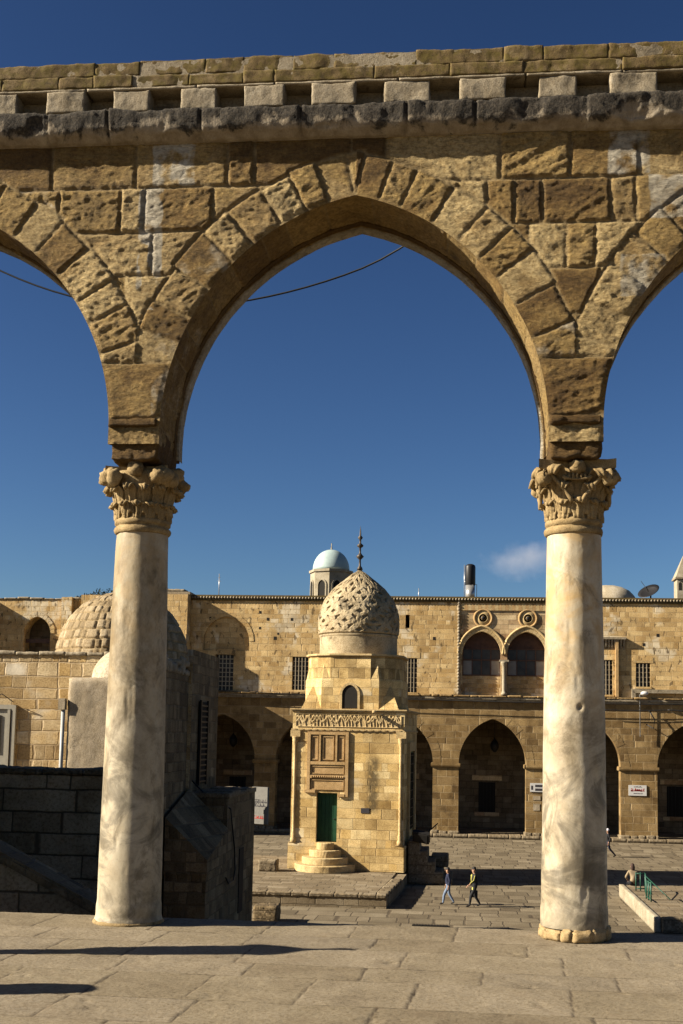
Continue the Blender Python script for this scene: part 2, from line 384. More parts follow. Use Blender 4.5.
M_loggia= ashlar('striped_stone', [(0.414,0.235,0.124), (0.635,0.469,0.262), (0.718,0.565,0.344), (0.469,0.304,0.166)], (.3,.22,.13), .42, 1.1, .014, .5, .25, streak=.2, seed=2.2)
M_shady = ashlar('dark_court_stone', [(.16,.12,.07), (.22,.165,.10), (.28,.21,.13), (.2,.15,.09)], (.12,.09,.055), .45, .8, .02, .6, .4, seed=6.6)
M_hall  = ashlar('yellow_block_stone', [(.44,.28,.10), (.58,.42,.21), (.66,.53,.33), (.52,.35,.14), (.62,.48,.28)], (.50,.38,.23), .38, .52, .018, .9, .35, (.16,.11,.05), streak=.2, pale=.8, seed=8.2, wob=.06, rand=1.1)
M_oldw  = ashlar('old_shaded_stone', [(0.088,0.065,0.038), (0.210,0.158,0.088), (0.333,0.245,0.140), (0.131,0.096,0.052), (0.263,0.193,0.105)], (.17,.125,.07), .36, .42, .024, 1.0, .6, (.03,.022,.012), streak=.5, seed=11.0, wob=.07, rand=1.1)  # irregular old stone, colour kept low to deepen shaded walls
M_retain= ashlar('retaining_stone', [(0.321,0.240,0.138), (0.459,0.344,0.207), (0.551,0.425,0.265), (0.390,0.286,0.173)], (.12,.09,.05), .42, .85, .018, .8, .45, streak=.4, seed=12.5)
M_sab   = ashlar('fountain_stone', [(0.620,0.416,0.152), (0.726,0.521,0.231), (0.800,0.640,0.350), (0.660,0.462,0.191), (0.766,0.568,0.277)], (.42,.30,.14), .42, .66, .012, .5, .4, (.20,.135,.055), streak=.3, seed=5.5, grain=.9, pale=.5, pale_col=(.60,.52,.37), rand=1.0, wob=.04, spots=True)
M_sabc  = carved('fountain_carving', [(0.504,0.348,0.150), (0.636,0.474,0.240), (0.732,0.588,0.348)], (.12,.085,.04), att=False, stain=.5, scale=.8, grain=.4)
M_dome  = carved('weathered_dome_carving', [(.33,.25,.14), (.47,.38,.24), (.60,.50,.34)], (.05,.038,.022), att=False, stain=.9, scale=.55, grain=.5, pat=.9)
M_sabf  = carved('carved_frame_stone', [(0.437,0.276,0.115), (0.552,0.368,0.172), (0.621,0.437,0.230)], (.2,.13,.06), att=False, stain=.3, scale=.8, grain=.35)
M_pave  = ashlar('court_paving', [(0.144,0.113,0.069), (0.205,0.165,0.105), (0.281,0.231,0.157), (0.175,0.141,0.089), (0.243,0.196,0.129)], (.10,.075,.045), 1.05, 1.0, .04, .6, .6, (.12,.09,.055), streak=.0, seed=3.3, wob=.07, pat=.55)
M_terr  = ashlar('terrace_stone', [(0.198,0.148,0.087), (0.258,0.201,0.125), (0.304,0.247,0.167), (0.228,0.175,0.106)], (.13,.10,.06), .5, .8, .022, .6, .4, (.12,.09,.055), streak=.1, seed=7.7, wob=.05, pat=.6)
M_white = carved('white_limestone', [(0.326,0.275,0.188), (0.405,0.354,0.260), (0.462,0.411,0.318)], (.3,.25,.17), att=False, stain=.3, scale=.6, grain=.3)
M_tile  = carved('dome_stone', [(.20,.145,.08), (.32,.24,.135), (.40,.31,.19), (.47,.38,.25)], (.13,.10,.06), att=True, stain=.3, scale=.6, grain=.4)
M_plast = carved('rough_plaster', [(.36,.29,.19), (.44,.36,.25), (.50,.42,.31)], (.22,.17,.11), att=False, stain=.35, scale=1.2, grain=.9)
M_white_dome = carved('whitewashed_dome', [(.42,.35,.24), (.52,.45,.33), (.60,.53,.42)], (.25,.2,.13), att=False, stain=.5, scale=.5, grain=.3)
M_copper= plain('verdigris', (.40,.50,.48), .6, 0, .12, 1.2)
M_dark  = plain('dark_interior', (.02,.017,.013), .9)
M_wood  = plain('brown_wood', (.10,.05,.028), .6, 0, .3, 5)
M_iron  = plain('dark_iron', (.03,.028,.026), .55, .5)
M_grille= plain('sunlit_grille', (.42,.34,.22), .6, .1)  # pale yellow stands in for sunlight on the bars
M_bronze= plain('finial_bronze', (.07,.055,.04), .5, .4)
M_green = plain('green_door_paint', (.012,.060,.028), .5, 0, .2, 3)
M_gmetal= plain('green_rail_paint', (.02,.085,.055), .45, 0, .15)
M_sign  = plain('sign_white', (.66,.64,.60), .5, 0, .04)
M_board = plain('grey_white_board', (.17,.16,.14), .6, 0, .15)
M_red   = plain('sign_red', (.45,.04,.03), .6, 0, .1)
M_ink   = plain('sign_ink', (.05,.045,.05), .6, 0, .1)
M_grey  = plain('grey_paint', (.42,.42,.40), .5, 0, .1)
M_beige = plain('beige_frame', (.36,.33,.26), .5, 0, .1)
M_glass = plain('dim_glass', (.055,.05,.045), .25, 0, .4, 1.5)
M_pglass= plain('frosted_pane', (.28,.26,.23), .3, 0, .25, 1.0)
M_cable = plain('black_cable', (.02,.02,.02), .6)
M_tank  = plain('black_tank', (.018,.017,.017), .45)
M_steel = plain('galvanised', (.46,.45,.43), .35, .6)

# ------------------------------------------------------------------ arches
def arch_geo(hw, rise):
    c = (rise*rise - hw*hw)/(2*hw); return c, hw + c
def arch_pts(cx, hw, zs, rise, n=24):
    """intrados from the right springing over the apex to the left springing"""
    c, r = arch_geo(hw, rise); a1 = math.acos(c/r); out = []
    for i in range(n+1):
        a = a1*i/n; out.append((cx - c + r*math.cos(a), zs + r*math.sin(a)))
    for i in range(n-1, -1, -1):
        a = a1*i/n; out.append((cx + c - r*math.cos(a), zs + r*math.sin(a)))
    return out
def arch_hole(cx, hw, z0, zs, rise, n=16):
    return [(cx-hw, z0), (cx+hw, z0)] + arch_pts(cx, hw, zs, rise, n)
def rect(x0, x1, z0, z1): return [(x0,z0),(x1,z0),(x1,z1),(x0,z1)]
def inpoly(p, poly):
    x, y = p; c = False; j = len(poly)-1
    for i in range(len(poly)):
        (xi, yi), (xj, yj) = poly[i], poly[j]
        if (yi > y) != (yj > y) and x < (xj-xi)*(y-yi)/(yj-yi)+xi: c = not c
        j = i
    return c
def holed(mb, outer, holes, y0, y1, mi=0):
    vs = []; es = []
    for lp in [outer]+holes:
        b = len(vs); vs += [Vector(p) for p in lp]; es += [(b+i, b+(i+1) % len(lp)) for i in range(len(lp))]
    rv, _, rf, *_ = geometry.delaunay_2d_cdt(vs, es, [], 0, 1e-5)
    tri = []
    for f in rf:
        c = (sum(rv[i][0] for i in f)/3, sum(rv[i][1] for i in f)/3)
        if inpoly(c, outer) and not any(inpoly(c, h) for h in holes): tri.append(f)
    n = len(rv)
    V = [(p[0], y0, p[1]) for p in rv] + [(p[0], y1, p[1]) for p in rv]
    from collections import Counter
    ec = Counter()
    F = []
    for f in tri:
        a = (rv[f[1]]-rv[f[0]]).cross(rv[f[2]]-rv[f[0]]); g = tuple(f) if a > 0 else tuple(f[::-1])
        F.append(g); F.append(tuple(n+i for i in g[::-1]))
        for i in range(3): ec[(g[i], g[(i+1) % 3])] += 1
    for (a, b) in list(ec):
        if (b, a) not in ec: F.append((a, a+n, b+n, b))
    mb.add(V, F, mi)
def ring(mb, cx, hw, zs, rise, th, y0, y1, nv=9, gap=.012, step=0.0, rough=0):
    """proud voussoirs round an arch, one prism each"""
    pts = arch_pts(cx, hw, zs, rise, nv*3)
    L = [0]
    for a, b in zip(pts, pts[1:]): L.append(L[-1] + math.dist(a, b))
    nb = nv*2+1; tot = L[-1]
    def at(s):
        s = min(max(s, 0), tot)
        for i in range(len(pts)-1):
            if s <= L[i+1]+1e-9:
                k = (s-L[i])/(L[i+1]-L[i]); p = Vector(pts[i]).lerp(Vector(pts[i+1]), k)
                d = (Vector(pts[i+1])-Vector(pts[i])).normalized(); return p, Vector((d.y, -d.x))
    for i in range(nb):
        s0, s1 = tot*i/nb+gap/2, tot*(i+1)/nb-gap/2
        P = []; Q = []
        for k in range(4):
            p, nn = at(s0+(s1-s0)*k/3); P.append(tuple(p)); Q.append(tuple(p+nn*(th+step*random.uniform(-1,1))))
        mb.prism(P+Q[::-1], y0+random.uniform(-rough, rough), y1, 'y')

# ------------------------------------------------------------------ THE ARCADE (foreground)
TH = .80; ARCX = [-4.93-3.93, -4.93, -1.0, 2.93, 2.93+3.93]; PIERX = [-6.895, -2.965, .965, 4.895]  # most placements from here on: image pixels unprojected offline, entered as metres
HW, ZS, RISE = 1.73, 4.40, 2.155
X0, X1, ZB, ZT = -7.2, 5.2, 4.27, 7.09
CC, RR = arch_geo(HW, RISE)
arcade = thing('stone_arcade', (-.98, .4, 0), 'weathered brown stone arcade of tall pointed arches on marble columns at the platform edge', 'arcade')

def sd_open(x, z):
    """signed distance to the nearest arch opening (negative inside it), the arch's index and the angle"""
    best = np.full(x.shape, 1e9); ang = np.zeros(x.shape); idx = np.zeros(x.shape, int)
    for i, cx in enumerate(ARCX):
        d1 = np.hypot(x-(cx-CC), z-ZS)-RR; d2 = np.hypot(x-(cx+CC), z-ZS)-RR
        up = np.maximum(d1, d2); lo = np.abs(x-cx)-HW
        s = np.where(z > ZS, up, lo)
        right = d1 > d2
        a = np.where(right, np.arctan2(z-ZS, x-(cx-CC)), PI-np.arctan2(z-ZS, (x-(cx+CC))))
        m = s < best; best[m] = s[m]; ang[m] = np.where(right, a, -a)[m]; idx[m] = i
    return best, idx, ang

def joints_dist(val, cuts):
    """distance to the nearest cut and the index of the cell"""
    cuts = np.asarray(cuts); k = np.searchsorted(cuts, val)
    lo = cuts[np.clip(k-1, 0, len(cuts)-1)]; hi = cuts[np.clip(k, 0, len(cuts)-1)]
    return np.minimum(np.abs(val-lo), np.abs(val-hi)), k

AMAX = math.acos(CC/RR)
def ring_cuts(i, side):
    r = random.Random(100+i*2+side); n = 9; a0 = .22; cs = [a0]
    w = [r.uniform(.75, 1.3) for _ in range(n)]; t = sum(w)
    for q in w: cs.append(cs[-1] + (AMAX-a0)*q/t)
    return cs
RC = {(i, s): ring_cuts(i, s) for i in range(len(ARCX)) for s in (0, 1)}

def masonry_front():
    st = .0135
    nx, nz = int((X1-X0)/st)+1, int((ZT-ZB)/st)+1
    xs = np.linspace(X0, X1, nx); zs = np.linspace(ZB, ZT, nz)
    X, Z = np.meshgrid(xs, zs, indexing='ij')
    wx = X + .012*fbm(X*2.2, Z*2.2, 0, 21, 3); wz = Z + .010*fbm(X*2.0, Z*2.0, 5, 22, 3)
    sd, ai, an = sd_open(X, Z)
    sdw, _, anw = sd_open(wx, wz)
    side = (anw < 0).astype(int); aa = np.abs(anw)
    # ring stones
    rj = np.full(X.shape, 9.0); rid = np.zeros(X.shape, int); rth = np.full(X.shape, .40)
    for (i, s), cuts in RC.items():
        m = (ai == i) & (side == s)
        if not m.any(): continue
        d, k = joints_dist(aa[m], cuts); rj[m] = d*(RR+np.clip(sdw[m], 0, .6)); rid[m] = k+20*s+100*i
        tv = np.array([random.Random(i*50+s*20+q).uniform(.385, .42) for q in range(30)]); rth[m] = tv[np.clip(k, 0, 29)]
    pierz = 5.02
    inring = (sdw < rth) & (wz > pierz) & (aa > .20)
    # courses
    zc = [4.0, 4.42, 4.50, pierz, 5.42, 5.84, 6.25, 6.67, 7.2]
    dz, ci = joints_dist(wz, zc)
    dx = np.full(X.shape, 9.0); bid = np.zeros(X.shape, int)
    for c in range(len(zc)+1):
        m = ci == c
        if not m.any(): continue
        r = random.Random(900+c); cuts = [X0-1]
        if c <= 3: cuts = sorted(ARCX + [p-3 for p in PIERX[:1]])
        else:
            while cuts[-1] < X1+1: cuts.append(cuts[-1] + r.choice([r.uniform(.2,.34), r.uniform(.5,.75), r.uniform(.6,1.15), r.uniform(.8,1.25)]))
        d, k = joints_dist(wx[m], cuts); dx[m] = d; bid[m] = 1000+c*60+k
    dcourse = np.minimum(np.minimum(dz, dx), np.where((wz > pierz) & (aa > .15), np.abs(sdw-rth), 9))
    dr = np.minimum(np.minimum(rj, np.abs(rth-sdw)), np.where(wz < pierz+.2, np.abs(wz-pierz), 9))
    d = np.where(inring, dr, dcourse); bid = np.where(inring, rid, bid)
    h1 = np.random.default_rng(55).random(4000)
    br = h1[bid % 4000]; br2 = h1[(bid*7+13) % 4000]; br3 = h1[(bid*11+5) % 4000]
    jw = .008+.008*fbm(X*1.1, Z*1.1, 3, 31, 2)
    stone = sstep(jw*.4, jw+.014, d + .007*fbm(X*14, Z*14, 0, 33, 3) + .006*fbm(X*3.5, Z*3.5, 0, 34, 3))
    ruf = .0045+.0095*br2
    rx = X*np.cos(br3*1.2-.6)+Z*np.sin(br3*1.2-.6); rz_ = Z*np.cos(br3*1.2-.6)-X*np.sin(br3*1.2-.6)
    rock = .75*fbm(rx*4.5, rz_*10, br*30, 41, 4, .62, True) + .6*fbm(X*2.2+br2*9, Z*3.4, br*9, 43, 2); chip = np.maximum(0, fbm(X*4.5, Z*5.5, br3*20, 44, 5, .65)-.35)
    pit = np.maximum(0, fbm(X*16, Z*16, 2, 46, 3)-.55)
    h = stone*(.005 + .012*(br3-.3) + ruf*rock - .005*chip*(br2 > .4)) + (1-stone)*(.004+.004*fbm(X*8, Z*8, 0, 48, 3))
    pillow = .006*sstep(0, .04, d); h = h + pillow*stone - .012
    edge = sstep(.0, .055, sd); h = h*edge + (1-edge)*0
    # pale repaired stones and lime streaks
    pale = np.maximum((br3 > .955)*.5, .30*sstep(.35, .8, fbm(X*1.6, Z*.8, 4, 68, 4)))
    def patch(x0, x1, z0, z1, v):
        return v*sstep(x0-.03, x0+.02, wx)*(1-sstep(x1-.02, x1+.03, wx))*sstep(z0-.02, z0+.02, wz)*(1-sstep(z1-.02, z1+.02, wz))
    pale = np.maximum.reduce([pale, patch(-2.88,-2.47,6.68,7.09,.95), patch(-2.99,-2.76,5.5,6.68,1.1*(fbm(X*5,Z*2,0,60,3)>-.25)),
        patch(1.60,2.2,6.26,6.68,.95), patch(1.25,1.62,6.68,7.09,.8), patch(1.35,1.75,5.55,5.95,.9), patch(.55,.75,6.26,7.09,.3),
        patch(-2.82,-2.6,4.5,5.3,.55)])
    pale = pale*np.clip(.75+.6*fbm(X*6, Z*6, 0, 67, 4), 0, 1)
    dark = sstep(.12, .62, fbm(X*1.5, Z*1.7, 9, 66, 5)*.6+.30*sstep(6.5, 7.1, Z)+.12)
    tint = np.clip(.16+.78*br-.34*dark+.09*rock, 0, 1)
    att = np.stack([tint, 1-stone, pale], -1)
    # cut the openings, then snap the rim to the arch curve
    cs = (sd[:-1, :-1]+sd[1:, :-1]+sd[:-1, 1:]+sd[1:, 1:])/4
    keep = cs > 0
    rim = np.abs(sd) < st*1.2
    vk = np.zeros(sd.shape, bool); vd = np.zeros(sd.shape, bool)
    for a in (slice(None,-1), slice(1,None)):
        for b in (slice(None,-1), slice(1,None)): vk[a, b] |= keep; vd[a, b] |= ~keep
    mv = rim & vk & vd
    e = 1e-3
    gx = (sd_open(X+e, Z)[0]-sd)/e; gz = (sd_open(X, Z+e)[0]-sd)/e
    Xs = np.where(mv, X-gx*sd, X); Zs = np.where(mv, Z-gz*sd, Z)
    h = np.where(mv, 0, h)
    P = np.stack([Xs, -h, Zs], -1)
    return grid_mesh('masonry', P, att, keep=keep)
me = masonry_front()
# the rest of the wall: back face, top and ends of the same masonry
mwall = link('masonry', me, M_arc, arcade)
rear = MB()
outer = [(X0, ZB)]
holes_pts = []
for px_, cxr in zip(PIERX, ARCX[1:]):
    pass
loop = []
for i, cx in enumerate(ARCX[1:4]):
    a = arch_pts(cx, HW, ZS, RISE, 24); loop += [(cx-HW, ZB)] + a[::-1] + [(cx+HW, ZB)]
outer = [(X0, ZB)] + loop + [(X1, ZB), (X1, ZT), (X0, ZT)]
def clean(lp):
    o = []
    for p in lp:
        if not o or math.dist(o[-1], p) > 1e-4: o.append(p)
    return o
outer = clean(outer)
holed(rear, outer, [], TH-.22, TH)
rear.box(X0, X1, .02, TH-.221, ZT-.05, ZT-.005)
rear.box(X0, X0+.02, .02, TH-.221, ZB, ZT-.051); rear.box(X1-.02, X1, .02, TH-.221, ZB, ZT-.051)
rear.build('rear_masonry', M_arc, arcade)

def soffit(cx, seed):
    """underside of one arch with its radial joints; the rear ring sits a little lower"""
    pts = arch_pts(cx, HW, ZS, RISE, 120)
    lo = [(cx+HW, z) for z in np.arange(ZB, ZS, .02)]; lo2 = [(cx-HW, z) for z in np.arange(ZB, ZS, .02)][::-1]
    pts = lo + pts + lo2; P2 = np.array(pts)
    seg = np.hypot(*np.diff(P2, axis=0).T); s = np.concatenate([[0], np.cumsum(seg)])
    n = int(s[-1]/.016); S = np.linspace(0, s[-1], n); A = np.stack([np.interp(S, s, P2[:,0]), np.interp(S, s, P2[:,1])], 1)
    T = np.gradient(A, axis=0); T /= np.linalg.norm(T, axis=1)[:, None]; Nn = np.stack([-T[:,1], T[:,0]], 1)   # into the opening
    ys = np.concatenate([np.linspace(0, TH-.14, 40), [TH-.139], np.linspace(TH-.13, TH+.004, 8)])
    SS, YY = np.meshgrid(S, ys, indexing='ij')
    r = random.Random(seed); cuts = [0]
    while cuts[-1] < s[-1]: cuts.append(cuts[-1]+r.uniform(.22, .48))
    dj, k = joints_dist(SS+.01*fbm(SS*3, YY*3, 0, seed, 2), cuts)
    hb = np.random.default_rng(seed).random(80)[k % 80]
    stn = sstep(.003, .014, dj)
    d = -.004-.010*hb + .010*fbm(SS*4, YY*4, 0, seed+3, 5, .6) - .010*(1-stn)
    d = d*sstep(0, .05, YY)
    stepm = (YY > TH-.1395)
    d = np.where(stepm, .024+.004*fbm(SS*5, YY*5, 0, seed+9, 3), d)
    P = np.stack([A[:, 0][:, None]+Nn[:, 0][:, None]*d, YY, A[:, 1][:, None]+Nn[:, 1][:, None]*d], -1)
    att = np.stack([.25+.5*hb, 1-stn, np.where(stepm, .85, .12+.25*(SS > s[-1]*.80))], -1)
    return grid_mesh('arch_soffit', P, att)
for i, cx in enumerate(ARCX[1:4]):
    link('arch_soffit', soffit(cx, 200+i), M_arc, arcade)
# impost blocks under the piers and a projecting drip over each capital
for i, px_ in enumerate(PIERX):
    mb = MB()
    mb.stone(px_-.215, px_+.225, .02, TH-.02, 4.13, ZB+.17, .022, .012, .018, 300+i)
    mb.stone(px_-.225, px_+.215, -.045, TH+.02, 4.425, 4.50, .016, .010, .018, 310+i)
    mb.build('impost', M_arc, arcade)

def molding():
    """the long weathered moulding under the dentils"""
    prof = [(.03, 7.085), (-.02, 7.09), (-.06, 7.10), (-.085, 7.125), (-.11, 7.135), (-.135, 7.155), (-.15, 7.19), (-.16, 7.25), (-.165, 7.30), (-.165, 7.338), (-.15, 7.352), (.1, 7.353), (TH, 7.353)]
    pr = []
    for a, b in zip(prof, prof[1:]):
        k = max(1, int(math.dist(a, b)/.018)) if a[0] < .09 else 1
        for q in range(k): pr.append((a[0]+(b[0]-a[0])*q/k, a[1]+(b[1]-a[1])*q/k))
    pr.append(prof[-1]); A = np.array(pr)
    xs = np.arange(X0, X1, .018); X, J = np.meshgrid(xs, np.arange(len(A)), indexing='ij')
    y = A[J, 0]; z = A[J, 1]
    r = random.Random(77); cuts = [X0-.3]
    while cuts[-1] < X1+.3: cuts.append(cuts[-1]+r.uniform(.5, 1.25))
    dj, k = joints_dist(X, cuts); off = np.random.default_rng(78).uniform(-.014, .014, 60)[k % 60]
    n = fbm(X*4, z*4, y*4, 71, 5, .62); ch = np.maximum(0, fbm(X*2.4, z*3, 4, 73, 4)-.22)
    amt = sstep(.02, -.06, y)
    y = y + amt*(off - .014*n + .05*ch*(z > 7.15) + .03*(1-sstep(0, .014, dj))); z = z + amt*.012*n + off*.4 - .014*fbm(X*1.2, 0, 0, 79, 2)*0
    return grid_mesh('moulding', np.stack([X, y, z], -1))
link('moulding', molding(), M_mould, arcade)
# dentil blocks with dark gaps between them
bx = X0+.06; r = random.Random(5); i = 0
back = MB(); back.box(X0+.01, X1-.01, .06, TH-.02, 7.354, 7.554); back.build('dentil_backing', M_weath, arcade)
while bx < X1-.3:
    w = r.uniform(.31, .41); mb = MB()
    mb.stone(bx, bx+w, -.128+r.uniform(-.01,.01), .057, 7.355, 7.556, .010, .006, .015, 400+i)
    mb.build('dentil_block', M_dent, arcade); bx += w + r.uniform(.25, .31); i += 1
def coping(z0, z1, yf, seed, name, lip):
    mb = MB(); x = X0; r = random.Random(seed)
    while x < X1:
        w = min(r.uniform(.28, .95), X1-x+.02); dy = r.uniform(-.005, .005); dz = r.uniform(-.008, .008)
        mb.stone(x+.0006, x+w-.0006, yf+dy, TH+lip, z0+.0005, z1+dz, .011, .003, .016, seed+int(x*50)); x += w
    mb.build(name, M_moss, arcade)
sl = MB(); x = X0; r = random.Random(9)
while x < X1:
    w = r.uniform(.7, 1.3); sl.stone(x+.003, min(x+w, X1)-.003, -.127+r.uniform(-.006,.006), TH+.1, 7.557, 7.588, .006, .008, .02, int(x*31)); x += w
sl.build('dentil_slab', M_dent, arcade)
coping(7.590, 7.703, -.122, 500, 'lower_coping', .08)
coping(7.704, 7.84, -.116, 520, 'upper_coping', .05)

cb = MB(); cb.box(X0, X1, -.112, TH, 7.589, 7.830); cb.build('coping_mortar', M_dent, arcade)
# columns
def leaf(mb, ang, zb, h, w, rb, out, seed, lean=0.0):
    """one acanthus leaf: hugs the bell, then curls outward at its tip"""
    n, m = 13, 9; front = []; 
    rr = random.Random(seed); w *= rr.uniform(.9, 1.1); h *= rr.uniform(.93, 1.05)
    for i in range(n):
        t = i/(n-1); zz = zb + h*(1-(1-min(t/.82, 1))**1.3) - (max(0, t-.82)/.18)**2*h*.22
        ro = rb(zb+h*min(t, .85)) + .012 + out*t**3
        ww = w*(.75+.5*math.sin(PI*min(t, .9)*.75))*(1+.10*math.cos(t*22))*(1 if t < .8 else 1-.55*((t-.8)/.2))
        for j in range(m):
            u = (j/(m-1)-.5)*2
            rib = .014*(1-abs(u))+.008*math.cos(u*7)
            a = ang + u*ww/2/ro
            front.append(((ro+rib)*math.cos(a), (ro+rib)*math.sin(a), zz - abs(u)*.012*t))
    back = [(p[0]*.9, p[1]*.9, p[2]-.006) for p in front]
    N = n*m; F = []
    for i in range(n-1):
        for j in range(m-1):
            a, b, c, d = i*m+j, i*m+j+1, (i+1)*m+j+1, (i+1)*m+j
            F.append((a, b, c, d)); F.append((N+a, N+d, N+c, N+b))
    bd = [(i*m, (i+1)*m) for i in range(n-1)] + [((i+1)*m+m-1, i*m+m-1) for i in range(n-1)] + [((n-1)*m+j, (n-1)*m+j+1) for j in range(m-1)] + [(j+1, j) for j in range(m-1)]
    for a, b in bd: F.append((a, b, N+b, N+a))
    return front+back, F
def capital(cx, cy, kind, seed):
    mb = MB(); z0 = 3.50; lf = kind == 'leafy'
    rb = lambda z: .232 + .075*max(0, (z-.12)/.45)**1.6
    prof = [(.2, 0), (.244, .0), (.254, .012), (.259, .035), (.254, .055), (.240, .066), (.240, .08), (.253, .085), (.255, .12), (.245, .135)]
    prof += [(rb(.14+.42*i/8), .14+.42*i/8) for i in range(9)] + [(.2, .56)]
    mb.lathe(prof, (cx, cy, z0), 40)
    def L(*a, **k):
        vs, fs = leaf(mb, *a, **k); mb.add([(cx+v[0], cy+v[1], z0+v[2]) for v in vs], fs, 0, True)
    nl = 13
    ph = seed*.2
    if kind == 'leafy':
        for i in range(nl): L(2*PI*i/nl+ph, .13, .15, .092, rb, .045, seed*50+i)
        for i in range(nl): L(2*PI*(i+.5)/nl+ph, .18, .26, .095, rb, .078, seed*70+i)
    else:
        for i in range(12): L(2*PI*i/12+ph, .13, .17, .11, rb, .04, seed*50+i)
        for i in range(8): L(2*PI*(i+.5)/8, .17, .27, .12, rb, .06, seed*60+i)
        for i in range(4):
            for dl in (-.24, .24): L(PI/4+PI/2*i+dl, .20, .37, .13, rb, .13, seed*70+i)
    # abacus with hollow sides, corner volutes, a boss on each side
    H = .30 if lf else .345; ab = []
    for q in range(4):
        a0 = PI/4+q*PI/2
        c0 = Vector((math.cos(a0), math.sin(a0)))*H*1.36; c1 = Vector((math.cos(a0+PI/2), math.sin(a0+PI/2)))*H*1.36
        for k in range(9):
            t = k/9; p = c0.lerp(c1, t); nn = Vector((math.cos(a0+PI/4), math.sin(a0+PI/4)))
            p = p - nn*.065*math.sin(PI*t); ab.append((cx+p.x, cy+p.y))
    mb.prism(ab, z0+.555, z0+(.60 if lf else .635), 'z')
    for q in range(4):
        a = PI/4+q*PI/2; d = Vector((math.cos(a), math.sin(a), 0)); sdv = Vector((-d.y, d.x, 0))
        c = Vector((cx, cy, z0))+d*(.355 if lf else .405)+Vector((0, 0, .50))
        if kind == 'leafy':
            mb.ball(tuple(c), .09, .09, .085, 16, 10, .35, seed*9+q)
            mb.ball(tuple(c+sdv*.075-Vector((0,0,.015))), .07, .07, .075, 14, 9, .3, seed*9+q+20)
            mb.ball(tuple(c-sdv*.075), .07, .07, .07, 14, 9, .3, seed*9+q+30)
        else:
            for sg in (-1, 1):
                pts = []; rad = []
                for k in range(26):                      # a stalk that rises from the bell and rolls up into a spiral
                    t = k/25
                    if t < .5:
                        u = t/.5; p = Vector((cx, cy, z0))+d*(.24+.17*u)+sdv*sg*(.15*(1-u)+.03)+Vector((0,0,.26+.28*u**.8))
                    else:
                        u = (t-.5)/.5; th = PI*.5-u*3.2*PI; rs = .065*(1-.75*u)
                        p = Vector((cx, cy, z0))+d*(.41+rs*math.cos(th)*.9)+sdv*sg*.035+Vector((0,0,.475+rs*math.sin(th)))
                    pts.append(p); rad.append(.019*(1-.3*t))
                mb.tube(pts, rad, 8)
            mb.ball(tuple(c-Vector((0,0,.03))), .075, .075, .065, 14, 9, .25, seed*9+q)
        a2 = q*PI/2; d2 = Vector((math.cos(a2), math.sin(a2), 0)); c2 = Vector((cx, cy, z0))+d2*.30+Vector((0,0,.565))
        mb.ball(tuple(c2), .075, .075, .07, 14, 9, .3, seed*5+q)
        if kind != 'leafy':
            s2 = Vector((-d2.y, d2.x, 0))
            for k in range(-3, 4): mb.ball(tuple(c2+s2*k*.034+d2*(.025-.003*k*k)-Vector((0,0,.075+.002*k*k))), .016, .016, .03, 8, 6)
            mb.tube([c2+s2*.13*math.sin(t)+d2*.02-Vector((0,0,.105))+Vector((0,0,.03*(1-math.cos(t)))) for t in np.linspace(-1.3,1.3,12)], .014, 6)
    return mb
KIND = [('leafy', M_mar1), ('leafy', M_mar1), ('scrolled', M_mar2), ('scrolled', M_mar2)]
CL = [None, 'column of grey stained marble with a leafy capital', 'column of honey marble with a scrolled capital on a crumbling yellow plinth ring', None]
for i, px_ in enumerate(PIERX):
    kind, mm = KIND[i]; cy = TH/2
    n, m = 128, 220; zs = np.linspace(.0, 3.5, m); th = np.linspace(0, 2*PI, n, endpoint=False)
    T, Z = np.meshgrid(th, zs, indexing='ij')
    r0 = .284 - .046*(Z/3.5)**1.1 + .005*np.sin(PI*Z/3.5)
    base = .006*sstep(.20, .14, Z) + (.012*sstep(.07, .02, Z) if i != 2 else 0)
    rr = r0 + base + .0035*fbm(np.cos(T)*1.6+i*9, np.sin(T)*1.6, Z*1.4, 80+i, 4) - .012*np.maximum(0, fbm(np.cos(T)*2.4, np.sin(T)*2.4+i*5, Z*2.2, 90+i, 5)-.45)
    cx_ = px_ + (.018 if i == 2 else .006)
    P = np.stack([cx_+rr*np.cos(T), cy+rr*np.sin(T), Z+.0], -1)
    if i == 2:                                   # an old fixing hole facing the platform
        P[..., 1] += .035*np.exp(-(((T-(3*PI/2+.10))*.26)**2*1.5+(Z-1.93)**2)/.0004)
    if i == 2: P[..., 2] = .10+P[..., 2]*(3.4/3.5)
    shaft = link('column', grid_mesh('column_shaft', P, close_u=True), mm, arcade)
    if CL[i]: shaft['label'] = CL[i]
    capital(cx_, cy, kind, i+1).build('capital', M_cap, shaft, weather=.008, seed=i)
    mb = MB(); rg = random.Random(40+i)
    if i == 2:
        a = 0
        while a < 2*PI-.05:
            w = min(rg.uniform(.3, .62), 2*PI-a); am = a+w/2; rm = .215
            M = Matrix.Translation((cx_+rm*math.cos(am), cy+rm*math.sin(am), 0)) @ Matrix.Rotation(am, 4, 'Z')
            mb.stone(-.10, .10+rg.uniform(-.02, .012), -w*.155, w*.155, -.01, rg.uniform(.085, .125), .014, .03, .018, int(a*90), M=M); a += w
    else:
        mb.lathe([(.1, -.01), (.312, -.01), (.314, .012), (.308, .025), (.29, .03), (.1, .034)], (cx_, cy, 0), 48)
    mb.build('plinth_ring', M_plin if i == 2 else M_cap, shaft, weather=.006, seed=i+5)

